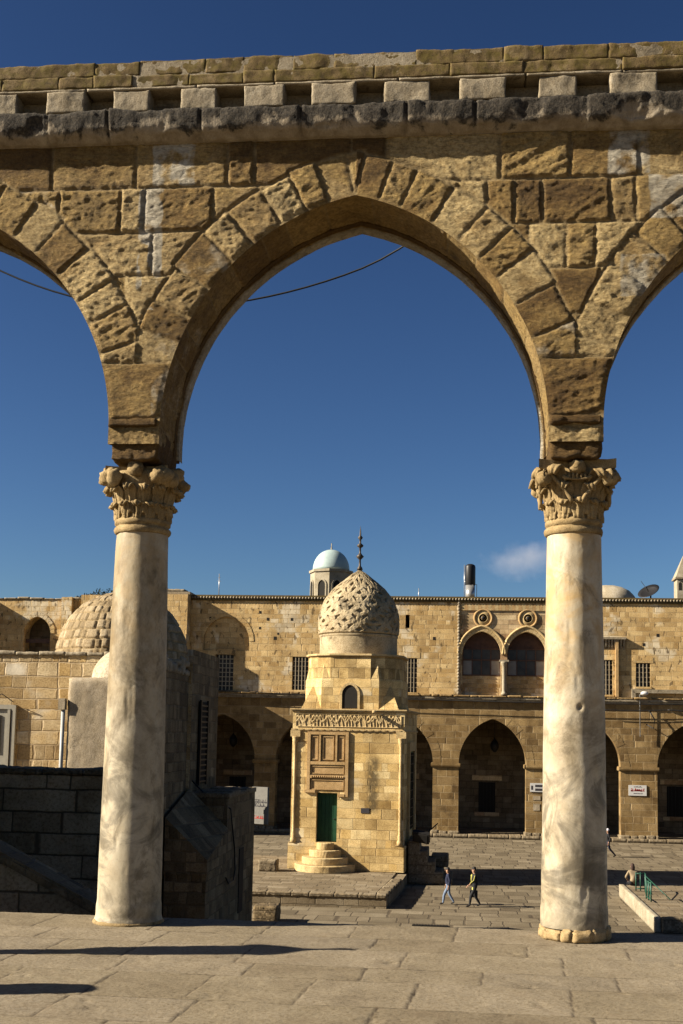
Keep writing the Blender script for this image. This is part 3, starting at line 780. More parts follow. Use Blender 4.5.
# ------------------------------------------------------------------ PLATFORM, STAIRS, COURT
def slabs():
    st = .0145; xs = np.arange(-6.2, 4.0, st); ys = np.arange(-4.2, .79, st)
    X, Y = np.meshgrid(xs, ys, indexing='ij')
    ph = .055; U = X*math.cos(ph)-Y*math.sin(ph); V = X*math.sin(ph)*.25+Y
    U = U+.012*fbm(X*1.5, Y*1.5, 0, 120, 3); V = V+.012*fbm(X*1.3, Y*1.3, 0, 121, 3)
    vc = [-6, -4.9, -4.1, -3.25, -2.62, -1.82, -1.33, -.62, -.06, 1.5]
    dv, ri = joints_dist(V, vc); du = np.full(X.shape, 9.0); bid = np.zeros(X.shape, int)
    for c in range(len(vc)+1):
        m = ri == c
        if not m.any(): continue
        r = random.Random(1300+c); cuts = [-9.0+r.random()]
        while cuts[-1] < 6: cuts.append(cuts[-1]+r.uniform(.62, 1.35))
        d, k = joints_dist(U[m], cuts); du[m] = d; bid[m] = c*40+k
    hv = np.random.default_rng(130).random(900)
    b1 = hv[bid % 900]; b2 = hv[(bid*5+3) % 900]
    d = np.minimum(dv*1.3, du); jw = .0015+.004*np.maximum(0, fbm(X*.9, Y*.9, 0, 131, 2)+.2)
    stn = sstep(jw*.4, jw+.009, d+.004*fbm(X*10, Y*10, 0, 132, 3))
    chips = np.maximum(0, fbm(X*3.2, Y*3.2, 3, 133, 4)-.62)+.6*np.maximum(0, fbm(X*13, Y*13, 3, 135, 2)-.80)
    h = -.004*(1-stn)+.0035*fbm(X*3.5, Y*3.5, b1*9, 134, 5, .6)+(b1-.5)*.0015-.020*chips
    tilt = (b2-.5)*.003*np.sin(X*2+b1*9); h = h+tilt
    lip = sstep(.70, .78, Y+.03*fbm(X*2, 0, 0, 139, 4)); h = h-.05*lip
    att = np.stack([np.clip(.2+.6*b1+.05*fbm(X*2, Y*2, 0, 136, 3), 0, 1), 1-stn, .22*(fbm(X*.7, Y*.7, 0, 137, 3) > .35)], -1)
    return grid_mesh('platform_floor', np.stack([X, Y, h], -1), att)
pf = link('platform_paving', slabs(), M_slab, None, (0, 0, 0)); tag(pf, kind='structure')
pm = MB(); pm.box(-60, 60, -45, .765, GZ-.5, -.075); po = pm.build('platform', M_retain, None, (0, -10, GZ)); tag(po, kind='structure')
po2 = MB()
for a in ((-60, -6.19, -45, .764), (3.99, 60, -45, .764), (-6.19, 3.99, -45, -4.19)): po2.box(*a, -.074, -.006)
po2 = po2.build('platform_outer_paving', M_terr, None, (0, -10, 0)); tag(po2, kind='structure')
sm = MB(); ns = 33
for k in range(ns): sm.box(-5.2, 9.5, .766+k*.32, .766+(k+1)*.32-.001, GZ, -.17*(k+1))
so = sm.build('stairs', M_terr, None, (2, 6, GZ)); tag(so, kind='structure')
gm = MB(); N = 30
gm.add([(-300, .7, GZ), (300, .7, GZ), (300, 600, GZ), (-300, 600, GZ)], [(0, 1, 2, 3)])
go = gm.build('court_paving', M_pave, None, (0, 50, GZ)); tag(go, kind='structure')
tm = MB()
tm.prism([(-14, 41.45), (-3.12, 41.45), (-2.72, 47.6), (-2.4, 57), (-14, 57)], GZ, -5.06, 'z')
to = tm.build('fountain_terrace', M_terr, None, (-8, 48, GZ)); tag(to, kind='structure')
em = MB(); r = random.Random(31); x = -14.0
while x < -3.3:
    w = min(r.uniform(.7, 1.2), -3.10-x); em.stone(x+.003, x+w-.003, 41.40, 42.0, -5.17, -5.0, .016, .014, .05, int(x*9)); x += w
y = 42.01
while y < 47.2:
    w = r.uniform(.7, 1.1); dx = (y-41.45)/6.15*.4
    em.stone(-3.62+dx, -3.07+dx, y, y+w-.01, -5.17, -5.0, .015, .03, .07, int(y*9)); y += w
em.prism([(-14, 42.0), (-3.6, 42.0), (-3.25, 47.6), (-2.9, 56), (-14, 56)], -5.06, -5.005, 'z')
eo = em.build('terrace_coping', M_terr, None, (-8, 44, -5.1)); tag(eo, kind='structure')

# low terrace at the right with its white edging wall
rt = MB(); rt.prism([(7.62, 37.6), (60, 37.6), (60, 47.95), (7.62, 47.95)], GZ, -5.03, 'z')
ro = rt.build('garden_terrace', M_terr, None, (20, 43, GZ)); tag(ro, kind='structure')
rw = thing('edging_wall', (7.5, 42.5, GZ), 'low wall of pale limestone slabs edging the raised terrace beside the green railing', 'wall')
mb = MB(); y = 37.55
while y < 47.9:
    w = min(1.28, 48-y); mb.stone(7.40, 7.66, y+.004, y+w-.004, GZ, -5.0, .008, .018, .08, int(y*7)); y += w
mb.build('white_slabs', M_white, rw)
mb = MB(); x = 7.67; r = random.Random(12)
while x < 24:
    w = r.uniform(.8, 1.4); mb.stone(x+.006, x+w-.006, 37.5, 37.9, GZ, -5.0, .02, .03, .07, int(x*17)); x += w
mb.build('end_blocks', M_terr, rw)

# ------------------------------------------------------------------ SABIL (domed fountain house)
SX, SY, SZ, SH = -5.60, 52.85, -5.0, 2.87
SX += .12
sab = thing('fountain_house', (SX, SY, SZ), 'small square domed stone fountain house with a green door and carved dome in the courtyard', 'shrine', rz=-R(4.0))
def LZ(z): return z-SZ
b = MB()
W = SH-.02
holed(b, rect(-W, W, 0, 6.9), [rect(-1.55, -.49, 1.36, 3.80)], -W, -W+.5)
b.box(-W, W, -W+.501, W, 0, 6.9)
b.box(-W-.14, W+.14, -W-.14, W+.14, 0.0, 1.42) if False else None
b.build('wall', M_sab, sab)
b = MB(); b.box(-1.54, -.50, -W+.28, -W+.36, 1.37, 3.79)
for k in range(5): b.box(-1.52+k*.2, -1.34+k*.2, -W+.26, -W+.279, 1.40, 3.76)
d = b.build('door', M_green, sab)
h = MB(); h.ball((-.66, -W+.24, 2.5), .04, .04, .04); h.build('handle', M_iron, d)
# socle course and stepped threshold
b = MB(); b.box(-W-.10, W+.10, -W-.10, -W-.003, .0, 1.30); b.box(W+.003, W+.10, -W-.1, W+.1, 0, 1.30); b.box(-W-.1, -W-.003, -W-.0029, W+.1, 0, 1.30)
b.build('socle', M_sab, sab, bevel=.03)
b = MB()
for k in range(4):
    rr = 1.52-.36*k; zz = .34*k
    b.lathe([(rr, zz+.01), (rr, zz+.30), (rr-.03, zz+.335), (.0, zz+.335)], (-1.02, -W-.11, 0), 32, PI, 2*PI, smooth=False)
b.build('round_steps', M_sabc, sab, weather=.012)
# carved frame over the door
b = MB(); fx0, fx1, fz0, fz1 = -2.06, .06, 3.62, 6.85
def bar(x0, x1, z0, z1, d=.10): b.box(x0, x1, -W-d, -W-.002, z0, z1)
bar(fx0, fx0+.17, 3.95, fz1); bar(fx1-.17, fx1, fz0, fz1); bar(fx0+.171, fx1-.171, fz1-.15, fz1)
bar(fx0+.171, fx1-.171, 5.20, 5.36); bar(fx0+.171, fx1-.171, 4.10+.42, 4.68)
bar(fx0-.1, -1.60, 3.80, 3.949, .12); bar(-.44, fx1-.171, fz0, 3.76, .12)
bar(-1.46, -1.36, 5.361, fz1-.151); bar(-.62, -.52, 5.361, fz1-.151)
for (x0, x1, z0, z1) in ((-1.83, -1.50, 5.44, 6.62), (-1.28, -.70, 5.44, 6.62), (-.46, -.17, 5.44, 6.62), (-1.84, -.16, 4.74, 5.14), (-1.84, -.16, 3.95, 4.46)):
    b.box(x0, x1, -W-.022, -W-.001, z0, z1)
    for t in (0, 1):
        bb = .05
        b.box(x0, x1, -W-.06, -W-.0225, [z0, z1-bb][t], [z0+bb, z1][t]); b.box([x0, x1-bb][t], [x0+bb, x1][t], -W-.06, -W-.0225, z0+bb+.001, z1-bb-.001)
for k in range(16): b.ball((fx0+.26+k*.107, -W-.11, 4.60), .035, .03, .05, 8, 6)
b.build('carved_frame', M_sabf, sab, bevel=.012)
# string course, inscription band, cornice
b = MB(); b.box(-W-.06, W+.06, -W-.06, W+.06, 6.901, 6.99); b.box(-W-.07, W+.07, -W-.07, W+.07, 7.86, 7.93)
b.box(-W-.13, W+.13, -W-.13, W+.13, 7.931, 8.01)
r = random.Random(3)
for k in range(16): b.box(-W+.1+k*.355, -W+.24+k*.355, -W-.062, -W-.0605-.03, 6.92, 6.985)
b.build('cornice', M_sabc, sab, bevel=.02)
b = MB(); b.box(-W, W, -W, W, 6.991, 7.859); b.build('frieze', M_sab, sab)
def relief_band():
    """flowing raised script-like carving inside a border"""
    xs = np.linspace(-W+.16, W-.16, 900); zs = np.linspace(7.10, 7.74, 74)
    X, Z = np.meshgrid(xs, zs, indexing='ij'); v = (Z-7.42)/.32
    wob = .35*fbm(X*1.2, Z*.6, 0, 150, 2)
    s1 = np.abs(np.sin(X*15.5+1.2*np.sin(X*4.1)+v*.7+wob*3))           # leaning uprights
    s2 = np.abs(v-.45*np.sin(X*11.3+.8*np.sin(X*3.3))-.2+wob*.3)            # running baseline stroke
    s3 = np.abs(v-.3-.35*np.sin(X*17.9+1.7)+wob*.4)
    h = np.maximum.reduce([1-sstep(.12, .34, s1)*1.0, 1-sstep(.10, .24, s2), 1-sstep(.08, .2, s3)])
    h = h*(fbm(X*7, Z*7, 0, 152, 2) > -.62); h = h*sstep(1.0, .9, np.abs(v))
    fr = np.maximum(sstep(.90, .95, np.abs(v)), sstep(W-.22, W-.19, np.abs(X)))
    h = np.maximum(h, fr)
    return grid_mesh('inscription', np.stack([X, -W-.006-.035*h, Z], -1))
link('inscription', relief_band(), M_sabc, sab)
# engaged corner columns
for sx in (-1, 1):
    b = MB(); x = sx*(W-.16); y = -W-.02
    b.lathe([(.10, 1.31), (.15, 1.33), (.15, 1.5), (.09, 1.6), (.12, 1.75), (.07, 1.88), (.07, 2.0)] + [(.080+.014*math.sin(k*2.4), 2.0+k*.1) for k in range(1, 40)] + [(.085, 6.0), (.07, 6.1), (.12, 6.3), (.15, 6.42), (.13, 6.48), (.17, 6.54), (.17, 6.58), (.1, 6.58)], (x, y, 0), 16)
    b.box(x-.23, x+.23, -W-.1, -W-.003, 1.301, 1.33); b.box(x-.25, x+.25, -W-.08, -W-.003, 6.585, 6.9)
    b.build('corner_column', M_sabc, sab)
# plaque and water spout
b = MB(); b.box(.72, 1.14, -W-.03, -W-.002, 2.85, 3.1); b.build('plaque', M_ink, sab)
b = MB(); b.stone(1.30, 1.46, -W-.75, -W-.135, 7.80, 7.95, .01, .02, .04, 4); b.build('water_spout', M_sabc, sab)
b = MB(); b.box(W-.002, W+.03, -1.2, 1.0, 1.9, 5.9); g = b.build('side_window', M_green, sab)
b = MB()
for k in range(7): b.box(W+.031, W+.06, -1.15+k*.35, -1.11+k*.35, 1.95, 5.85)
for k in range(9): b.box(W+.061, W+.08, -1.2, 1.0, 2.1+k*.45, 2.14+k*.45)
b.build('grille', M_iron, g)
b = MB(); b.box(W+.003, W+.14, -1.5, -1.22, 1.31, 6.4); b.box(W+.003, W+.14, 1.02, 1.3, 1.31, 6.4); b.box(W+.003, W+.14, -1.219, 1.019, 5.95, 6.4); b.build('window_frame', M_sabc, sab)
# stepped transition zone
def poly8(h, c): return [(h-c,-h),(h,-h+c),(h,h-c),(h-c,h),(-h+c,h),(-h,h-c),(-h,-h+c),(-h+c,-h)]
def broach(mb, p, q, apex_z, z0, corner):
    m = ((p[0]+q[0])/2, (p[1]+q[1])/2)
    ins = (m[0]*.985, m[1]*.985)
    mb.add([(*p, z0), (*corner, z0), (*q, z0), (*ins, apex_z)], [(0,1,3),(1,2,3),(0,2,1),(0,3,2)])
b = MB(); H1, C1 = 2.50, 1.02
P8 = poly8(H1, C1); zA, zB, zC = 8.011, 9.48, 10.72
b.prism(P8, zA, zB, 'z')
for k, cn in ((0, (H1,-H1)), (2, (H1,H1)), (4, (-H1,H1)), (6, (-H1,-H1))):
    broach(b, P8[k], P8[(k+1) % 8], zA+1.32, zA, cn)
P16 = []
for k in range(8):
    p = Vector(P8[k]); a = Vector(P8[k-1]); c = Vector(P8[(k+1) % 8])
    la, lc = (a-p).length, (c-p).length
    P16 += [tuple(p+(a-p)*.27*min(1, 1.6/la)), tuple(p+(c-p)*.27*min(1, 1.6/lc))]
P16s = [(x*.985, y*.985) for x, y in P16]
b.prism(P16s, zB-.002, zC, 'z')
for k in range(8): broach(b, P16s[2*k], P16s[2*k+1], zB+1.05, zB, tuple(Vector(P8[k])*.99))
tz = b.build('transition_zone', M_sab, sab)
b = MB(); b.prism([(x*1.03, y*1.03) for x, y in P16], zC+.001, zC+.11, 'z'); b.build('drum_cornice', M_sabc, sab, bevel=.02)
b = MB(); ah = arch_hole(0, .40, 8.05, 8.75, .5, 8)
b.prism(ah, -H1-.012, -H1-.004, 'y'); w = b.build('niche_window', M_dark, sab)
b = MB(); ring(b, 0, .40, 8.75, .5, .12, -H1-.06, -H1-.003, 4); b.box(-.52, -.401, -H1-.06, -H1-.003, 8.02, 8.749); b.box(.401, .52, -H1-.06, -H1-.003, 8.02, 8.749); b.build('frame', M_sabc, w)
def carved_dome():
    n, m = 560, 240; a = np.linspace(0, 2*PI, n, endpoint=False); t = np.linspace(0, 1, m)
    rad = 2.06
    pr = []                                        # drum, slight bulge, then an ogee to the tip
    key = [(0,2.05),(.12,2.05),(.24,2.05),(.29,2.10),(.34,2.12),(.45,2.12),(.55,2.0),(.65,1.77),(.75,1.43),(.83,1.07),(.90,.69),(.95,.41),(.98,.22),(1.0,.10)]
    zk = [k*1.065 for k in (0,.45,.98,1.16,1.35,1.9,2.40,2.88,3.28,3.60,3.88,4.10,4.26,4.40)]
    tk = [k[0] for k in key]; rk = [k[1] for k in key]
    rr = np.interp(t, tk, rk); zz = np.interp(t, tk, zk)
    ker = np.ones(9)/9
    for _ in range(2):
        rp = np.pad(rr, 4, mode='edge'); rp[:4] = rr[0]; rr = np.convolve(rp, ker, 'valid')
    A, T = np.meshgrid(a, t, indexing='ij'); RRm = np.broadcast_to(rr, A.shape); ZZ = np.broadcast_to(zz, A.shape)
    hN = (ZZ-1.10)/3.45
    # staggered medallions tied together by a wavy vine, a palmette in each
    ns = 9; rows = 3.5
    v = np.clip(hN, 0, 1)**.95*rows; w1 = .03*fbm(np.cos(A)*4, np.sin(A)*4, ZZ*2, 172, 3)
    rel = np.zeros_like(A)
    for off in (0, .5):
        uu = A*ns/(2*PI)+off+w1; vv = v+off+w1; cu = uu-np.floor(uu)-.5; cv = vv-np.floor(vv)-.5
        dd = np.hypot(cu, cv*.9); an = np.arctan2(cv, cu)
        ringm = 1-sstep(.055, .095, np.abs(dd-.42-.05*np.cos(an*4)))
        pal = (1-sstep(.03, .07, dd-.15-.10*np.cos(an*3-PI/2)))
        rel = np.maximum.reduce([rel, ringm, pal])
    rel = rel*(.85+.25*fbm(np.cos(A)*8, np.sin(A)*8, ZZ*4, 173, 3))*sstep(0, .02, hN)*sstep(1.03, .95, hN)
    joint = np.minimum(np.abs(((ZZ*2.1) % 1)-.5), 1)
    rel = rel*.11 - .06*(hN > 0) + .012*fbm(np.cos(A)*9, np.sin(A)*9, ZZ*4, 171, 3)*(hN > 0)
    band = .03*((hN > -.035) & (hN < .0))
    r = RRm+rel+band
    nz = .25*rel*(hN > .6)
    P = np.stack([r*np.cos(A), r*np.sin(A), ZZ+10.83+nz], -1)
    uv = np.stack([A*2.05, ZZ], -1)
    return grid_mesh('carved_dome', P, close_u=True, uv=uv)
link('carved_dome', carved_dome(), M_dome, sab)
b = MB(); f0 = 15.47
b.lathe([(.16,f0),(.13,f0+.12),(.06,f0+.22),(.05,f0+.55),(.10,f0+.60),(.21,f0+.72),(.10,f0+.84),(.05,f0+.92),(.05,f0+1.18),(.17,f0+1.28),(.17,f0+1.34),(.05,f0+1.44),(.05,f0+1.62),(.14,f0+1.74),(.05,f0+1.86),(.035,f0+2.1),(.0,f0+2.42)], (0,0,0), 16)
b.build('finial', M_bronze, sab)
# stone steps and troughs against the right side of the fountain house
ss = thing('side_steps', (-1.6, 50.6, GZ), 'stepped stone blocks in the shadow against the right side of the fountain house', 'steps')
b = MB()
for k, (x1, z) in enumerate(((-2.02, -3.45), (-1.62, -3.95), (-1.25, -4.45), (-.85, -4.95), (-.40, -5.28))):
    b.stone(-2.62, x1, 50.3-.0*k, 53.0+.15*k, GZ if k == 4 else GZ+.01*k, z, .012, .03, .09, 60+k)
b.build('step_block', M_terr, ss)
b = MB(); b.stone(-1.5, -.62, 52.4, 54.2, -4.949, -4.35, .012, .03, .08, 71); b.build('upper_block', M_terr, ss)
lb = MB(); lb.stone(-9.85, -8.95, 48.6, 49.5, -5.0, -4.45, .02, .04, .06, 81)
tag(lb.build('stone_block', M_terr, None, (-9.4, 49, -5.0)), 'squat stone block on the terrace beside the left corner of the fountain house', 'stone block')
fl = MB(); M = Matrix.Translation((-1.95, 50.15, -3.25)) @ Matrix.Rotation(.5, 4, 'X') @ Matrix.Rotation(-.3, 4, 'Z')
fl.box(-.42, .42, -.12, .12, -.28, .28, 0, M); fl.box(-.36, .36, -.16, -.121, -.22, .22, 0, M)
fl.tube([(-1.95, 50.2, -3.45), (-1.95, 50.35, -3.46)], .05); fl.tube([(-1.60, 50.2, -3.0), (-1.15, 50.6, -2.6)], .03)
tag(fl.build('flood_lamp', M_iron, None, (-1.95, 50.3, -3.45)), 'black flood lamp box on the top step beside the fountain house', 'lamp')

# ------------------------------------------------------------------ THE LONG MADRASA FACADE
FY = 79.0
fac = thing('arcaded_building', (0, FY, GZ), 'long two storey sandstone building with pointed ground floor arches across the court', 'building')
OPEN = [(-28.0,5.0), (-17.95,5.1), (-11.3,5.0), (-4.65,5.1), (2.25,4.9), (8.95,5.1), (16.65,5.1), (23.3,5.0), (29.9,5.0)]
lo = []
for cx, w in OPEN: lo += [(cx-w/2, GZ), ] + arch_pts(cx, w/2, -.22, 3.32, 16)[::-1] + [(cx+w/2, GZ)]
outer = clean([(-46, GZ)] + lo + [(46, GZ), (46, 4.38), (-46, 4.38)])
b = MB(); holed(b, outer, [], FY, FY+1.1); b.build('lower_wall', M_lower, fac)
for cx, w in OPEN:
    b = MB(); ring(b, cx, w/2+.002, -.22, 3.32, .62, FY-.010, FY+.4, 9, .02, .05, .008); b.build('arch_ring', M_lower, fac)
ed = [-46] + [e for cx, w in OPEN for e in (cx-w/2, cx+w/2)] + [46]
for x0, x1 in zip(ed[::2], ed[1::2]):
    b = MB(); b.prism([(FY-.16,-.20),(FY-.16,-.40),(FY-.10,-.50),(FY+1.1,-.50),(FY+1.16,-.40),(FY+1.16,-.20)], x0-.14, x1+.14, 'x')
    b.build('impost_band', M_lower, fac, bevel=.03)
r = random.Random(8)
for x0, x1 in zip(ed[::2], ed[1::2]):
    b = MB(); x = x0-.12
    while x < x1+.1:
        w = min(r.uniform(.5, 1.0), x1+.12-x); b.stone(x, x+w-.01, FY-.14, FY+1.0, GZ, GZ+.52+r.uniform(-.04,.04), .02, .05, .1, int(x*7)+900); x += w
    b.build('pier_footing', M_terr, fac)
b = MB()
x = -46
while x < 46:
    w = r.uniform(.8, 1.6); b.stone(x, x+w-.004, FY-.35, FY+1.3, GZ, GZ+.28+r.uniform(-.015,.015), .02, .012, .10, int(x*3)+70); x += w
b.build('portico_step', M_terr, fac)
b = MB(); b.box(-46, 46, FY+1.301, FY+6.2, GZ, GZ+.26); b.build('portico_floor', M_terr, fac)
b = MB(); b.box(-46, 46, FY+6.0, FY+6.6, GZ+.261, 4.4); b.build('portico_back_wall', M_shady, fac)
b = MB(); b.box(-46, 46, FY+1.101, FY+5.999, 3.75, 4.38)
for x0, x1 in zip(ed[2:-1:2], ed[3:-1:2]):                       # cross arches between the bays
    xm = (x0+x1)/2; b.box(xm-.5, xm+.5, FY+1.101, FY+5.999, 1.0, 3.749)
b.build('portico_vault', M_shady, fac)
for cx, w in OPEN[1:7]:                                            # window, sill and lantern at the back of each bay
    dx = -.25 if cx > 0 else .2
    b = MB(); b.box(cx+dx-.65, cx+dx+.65, FY+5.94, FY+5.999, -4.05, -1.75); wd = b.build('portico_window', M_dark, fac)
    b = MB()
    for k in range(5): b.box(cx+dx-.56+k*.27, cx+dx-.52+k*.27, FY+5.90, FY+5.935, -4.05, -1.75)
    b.build('grille', M_iron, wd)
    b = MB(); b.box(cx+dx-.95, cx+dx+.95, FY+5.78, FY+5.999, -4.35, -4.06); b.build('sill', M_loggia, wd)
    b = MB(); b.box(cx+dx-1.15, cx+dx+1.15, FY+5.9, FY+5.999, -1.60, -1.2); b.build('lintel', M_loggia, wd)
    b = MB(); z = 1.1; b.lathe([(.0,z-.5),(.12,z-.45),(.30,z-.2),(.34,z+.1),(.22,z+.35),(.08,z+.5),(.02,z+.6)], (cx+.25, FY+3.4, 0), 10); b.tube([(cx+.25, FY+3.4, z+.55), (cx+.25, FY+3.4, 3.76)], .02)
    tag(b.build('hanging_lantern', M_iron, None, (cx+.25, FY+3.4, 1.0)),
        {0: 'lantern hanging in the shaded arch bay leftmost beside the dark hall', 1: 'lantern hanging in the bay hidden partly by the left corner of the fountain house', 2: 'lantern hanging in the bay right of the fountain house',
         3: 'black lantern hanging in the wide arch under the twin windowed loggia', 4: 'lantern in the bay half hidden behind the right marble column', 5: 'lantern in the bay at the right edge past the white sign'}[OPEN[1:7].index((cx, w))], 'lantern', 'lanterns hanging in the portico')
# string course
b = MB(); b.box(-46, 46, FY-.22, FY+.6, 4.381, 4.52); b.box(-46, 46, FY-.34, FY+.6, 4.521, 4.66); b.build('string_course', M_weath, fac)
b = MB(); x = -46; r = random.Random(6)
while x < 46:
    w = r.uniform(.5, 1.4)
    b.stone(x, x+w-.01, FY-.42+r.uniform(-.05,.05), FY+.3, 4.661, 4.80+r.uniform(-.03, .05), .02, .03, .12, int(x*13)); x += w
b.build('ledge_stones', M_lower, fac)
# upper wall with its windows, slit and the recess of the loggia
WIN = [(-12.72,-11.5,5.0,7.5), (-4.5,-3.35,4.95,7.5), (9.75,10.95,5.0,7.55), (12.62,13.66,5.62,7.36), (-18.6,-17.2,4.9,7.6), (20.5,21.7,5.1,7.4)]
LOG = (-.12, 6.35, 4.80, 12.0)
b = MB(); holed(b, rect(-20.6, 46, 4.662, 11.70), [rect(a, c, z0 if z0 > 4.67 else 4.67, z1) for a, c, z0, z1 in WIN] + [rect(LOG[0], LOG[1], 4.70, 11.68), rect(-4.25,-3.95,9.75,10.75), arch_hole(-17.8, 1.75, 7.9, 8.6, 1.9, 10)], FY, FY+.7)
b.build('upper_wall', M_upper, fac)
b = MB(); b.box(-20.6, 46, FY+1.6, FY+1.7, 4.67, 11.65); b.build('inner_wall', M_dark, fac)
b = MB(); b.prism(arch_hole(-17.8, 1.74, 7.9, 8.6, 1.89, 10), FY+.2, FY+.69, 'y'); ring(b, -17.8, 1.76, 8.6, 1.9, .35, FY-.03, FY+.2, 6, .02, .03); b.build('blind_arch', M_upper, fac)
for a, c, z0, z1 in WIN:
    b = MB(); nv = 5 if c-a > 1.1 else 4
    for k in range(1, nv): x = a+(c-a)*k/nv; b.box(x-.03, x+.03, FY+.02, FY+.06, z0, z1)
    nh = int((z1-z0)/.32)
    for k in range(1, nh): z = z0+(z1-z0)*k/nh; b.box(a, c, FY+.065, FY+.10, z-.03, z+.03)
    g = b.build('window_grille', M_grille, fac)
    b = MB(); b.box(a+.02, c-.02, FY+.55, FY+.6, z0+.02, z1-.02); b.build('pane', M_glass, g)
    b = MB(); b.box(a-.22, c+.22, FY-.02, FY+.13, z1+.003, z1+.42); b.build('lintel', M_upper, g)
    b = MB(); b.box(a-.1, c+.1, FY-.06, FY+.13, z0-.14, z0-.003); b.build('sill', M_upper, g)
# loggia: twin arches on a white colonnette, wooden screens, roundels, striped cornice
LC = [(1.42, 1.42), (4.72, 1.42)]
b = MB(); holed(b, rect(-.12, 6.35, 4.70, 11.68), [arch_hole(cx, hw, 4.82, 7.85, 1.72, 14) for cx, hw in LC], FY+.06, FY+.9); b.build('loggia_wall', M_loggia, fac)
for cx, hw in LC:
    b = MB(); ring(b, cx, hw+.002, 7.85, 1.72, .30, FY-.02, FY+.2, 8, .015); b.build('loggia_arch', M_sabc, fac)
    pts = arch_pts(cx, hw+.32, 7.85, 2.10, 24)
    b = MB(); b.tube([(p[0], FY-.02, p[1]) for p in pts], .09, 8); b.build('hood_mould', M_sabc, fac)
    b = MB(); b.lathe([(.54,0),(.56,.04),(.58,.08),(.68,.09),(.72,.04),(.74,0)], (0,0,0), 32); b.lathe([(.0,.05),(.16,.05),(.18,.0)], (0,0,0), 20)
    me = b.mesh('roundel'); me.transform(Matrix.Translation((cx+.1, FY+.05, 10.55)) @ Matrix.Rotation(PI/2, 4, 'X')); box_uv(me); rd = link('roundel', me, M_sabf, fac)
    b = MB(); b.lathe([(.0,.03),(.56,.03),(.57,0)], (0,0,0), 28)
    b.lathe([(.30,.031),(.30,.045),(.34,.045),(.34,.031)], (0,0,0), 24)
    me = b.mesh('disc'); me.transform(Matrix.Translation((cx+.1, FY+.05, 10.55)) @ Matrix.Rotation(PI/2, 4, 'X')); box_uv(me); link('disc', me, M_sabc, rd)
    b = MB(); b.lathe([(.0,.05),(.15,.04),(.16,0)], (0,0,0), 16)
    me = b.mesh('boss'); me.transform(Matrix.Translation((cx+.1, FY+.02, 10.55)) @ Matrix.Rotation(PI/2, 4, 'X')); box_uv(me); link('boss', me, M_iron, rd)
    b = MB(); b.box(cx-hw, cx+hw, FY+.62, FY+.72, 4.83, 6.28); b.build('parapet', M_hall, fac)
    b = MB(); b.prism(arch_hole(cx, hw-.01, 7.9, 7.905, 1.63, 12), FY+.70, FY+.74, 'y'); tr = b.build('loggia_screen', M_wood, fac)
    b = MB()
    for k in range(5): x = cx-hw+(2*hw-.08)*k/4; b.box(x, x+.08, FY+.64, FY+.72, 6.281, 8.3)
    for z in (6.281, 7.42, 8.25): b.box(cx-hw, cx+hw, FY+.60, FY+.639, z, z+.09)
    b.build('mullions', M_wood, tr)
    for k in range(4):
        x = cx-hw+.08+(2*hw-.08)*k/4
        b = MB(); b.box(x+.003, x+.62, FY+.66, FY+.68, 6.375, 7.415); b.build('pane', M_pglass if (k in (0, 3)) else M_glass, tr)
        b = MB(); b.box(x+.003, x+.62, FY+.66, FY+.68, 7.515, 8.245); b.build('pane', M_glass, tr)
b = MB(); b.box(2.72, 3.42, FY-.04, FY+.3, 7.32, 7.46)
b.lathe([(.16,4.86),(.22,4.88),(.22,5.0),(.15,5.05),(.135,5.2),(.13,6.9),(.14,6.95),(.22,7.2),(.26,7.319)], (3.07, FY-.01, 0), 16)
b.build('colonnette', M_white, fac)
b = MB()
for k in range(26):
    x = -.1+k*.249; b.box(x+.004, x+.245, FY-.03, FY+.05, 11.12, 11.66)
    b.m[-6:] = [k % 2]*6
b.build('striped_cornice', [M_sabc, M_sabf], fac)
b = MB()                                                          # rope moulding beside the loggia
for k in range(30): b.ball((-.28, FY-.03, 4.95+k*.24), .12, .1, .13, 10, 7)
b.build('rope_moulding', M_weath, fac)
# stone spouts and putlog holes
r = random.Random(14)
for _ in range(26):
    x = r.uniform(-20, 30); z = r.uniform(8.2, 11.2)
    if -.6 < x < 6.6: continue
    b = MB(); h_ = r.uniform(.07, .12); b.box(x-h_*.9, x+h_*.9, FY-.012, FY-.004, z-h_, z+h_*1.1); b.build('putlog_hole', M_dark, fac)
b = MB(); b.box(9.9, 11.9, FY-.35, FY+.1, 9.05, 9.2)
for k in range(9): b.prism([(FY-.3, 9.05), (FY-.002, 9.05), (FY-.002, 8.3), (FY-.1, 8.5)], 9.95+k*.22, 10.08+k*.22, 'x')
b.build('corbel_table', M_weath, fac)
b = MB(); b.box(12.3, 46, FY-.30, FY-.003, 5.15, 5.42); b.box(12.3, 12.55, FY-.30, FY-.003, 4.803, 5.149); b.build('right_ledge', M_weath, fac)
b = MB(); b.box(11.15, 11.35, FY-.25, FY-.003, 4.85, 9.0); b.build('pilaster', M_sabf, fac)
# roof edge with small round tiles
b = MB(); b.box(-20.6, 46, FY-.10, FY+9, 11.701, 11.82); b.box(-20.6, 46, FY-.16, FY+9.0, 12.00, 12.12); b.box(-20.6, 46, FY+.0, FY+9.0, 11.821, 11.999); b.build('roof_edge', M_moss, fac)
b = MB(); x = -20.5
while x < 40:
    b.tube([(x, FY-.2, 11.92), (x, FY+.0, 11.94)], .085, 8); x += .23
b.build('tile_row', M_weath, fac)
b = MB(); b.box(-20.6, 46, FY+9.001, FY+9.4, GZ, 12.1); b.box(45.6, 46, FY+1.2, FY+9, GZ, 11.7); b.build('rear_wall', M_shady, fac)
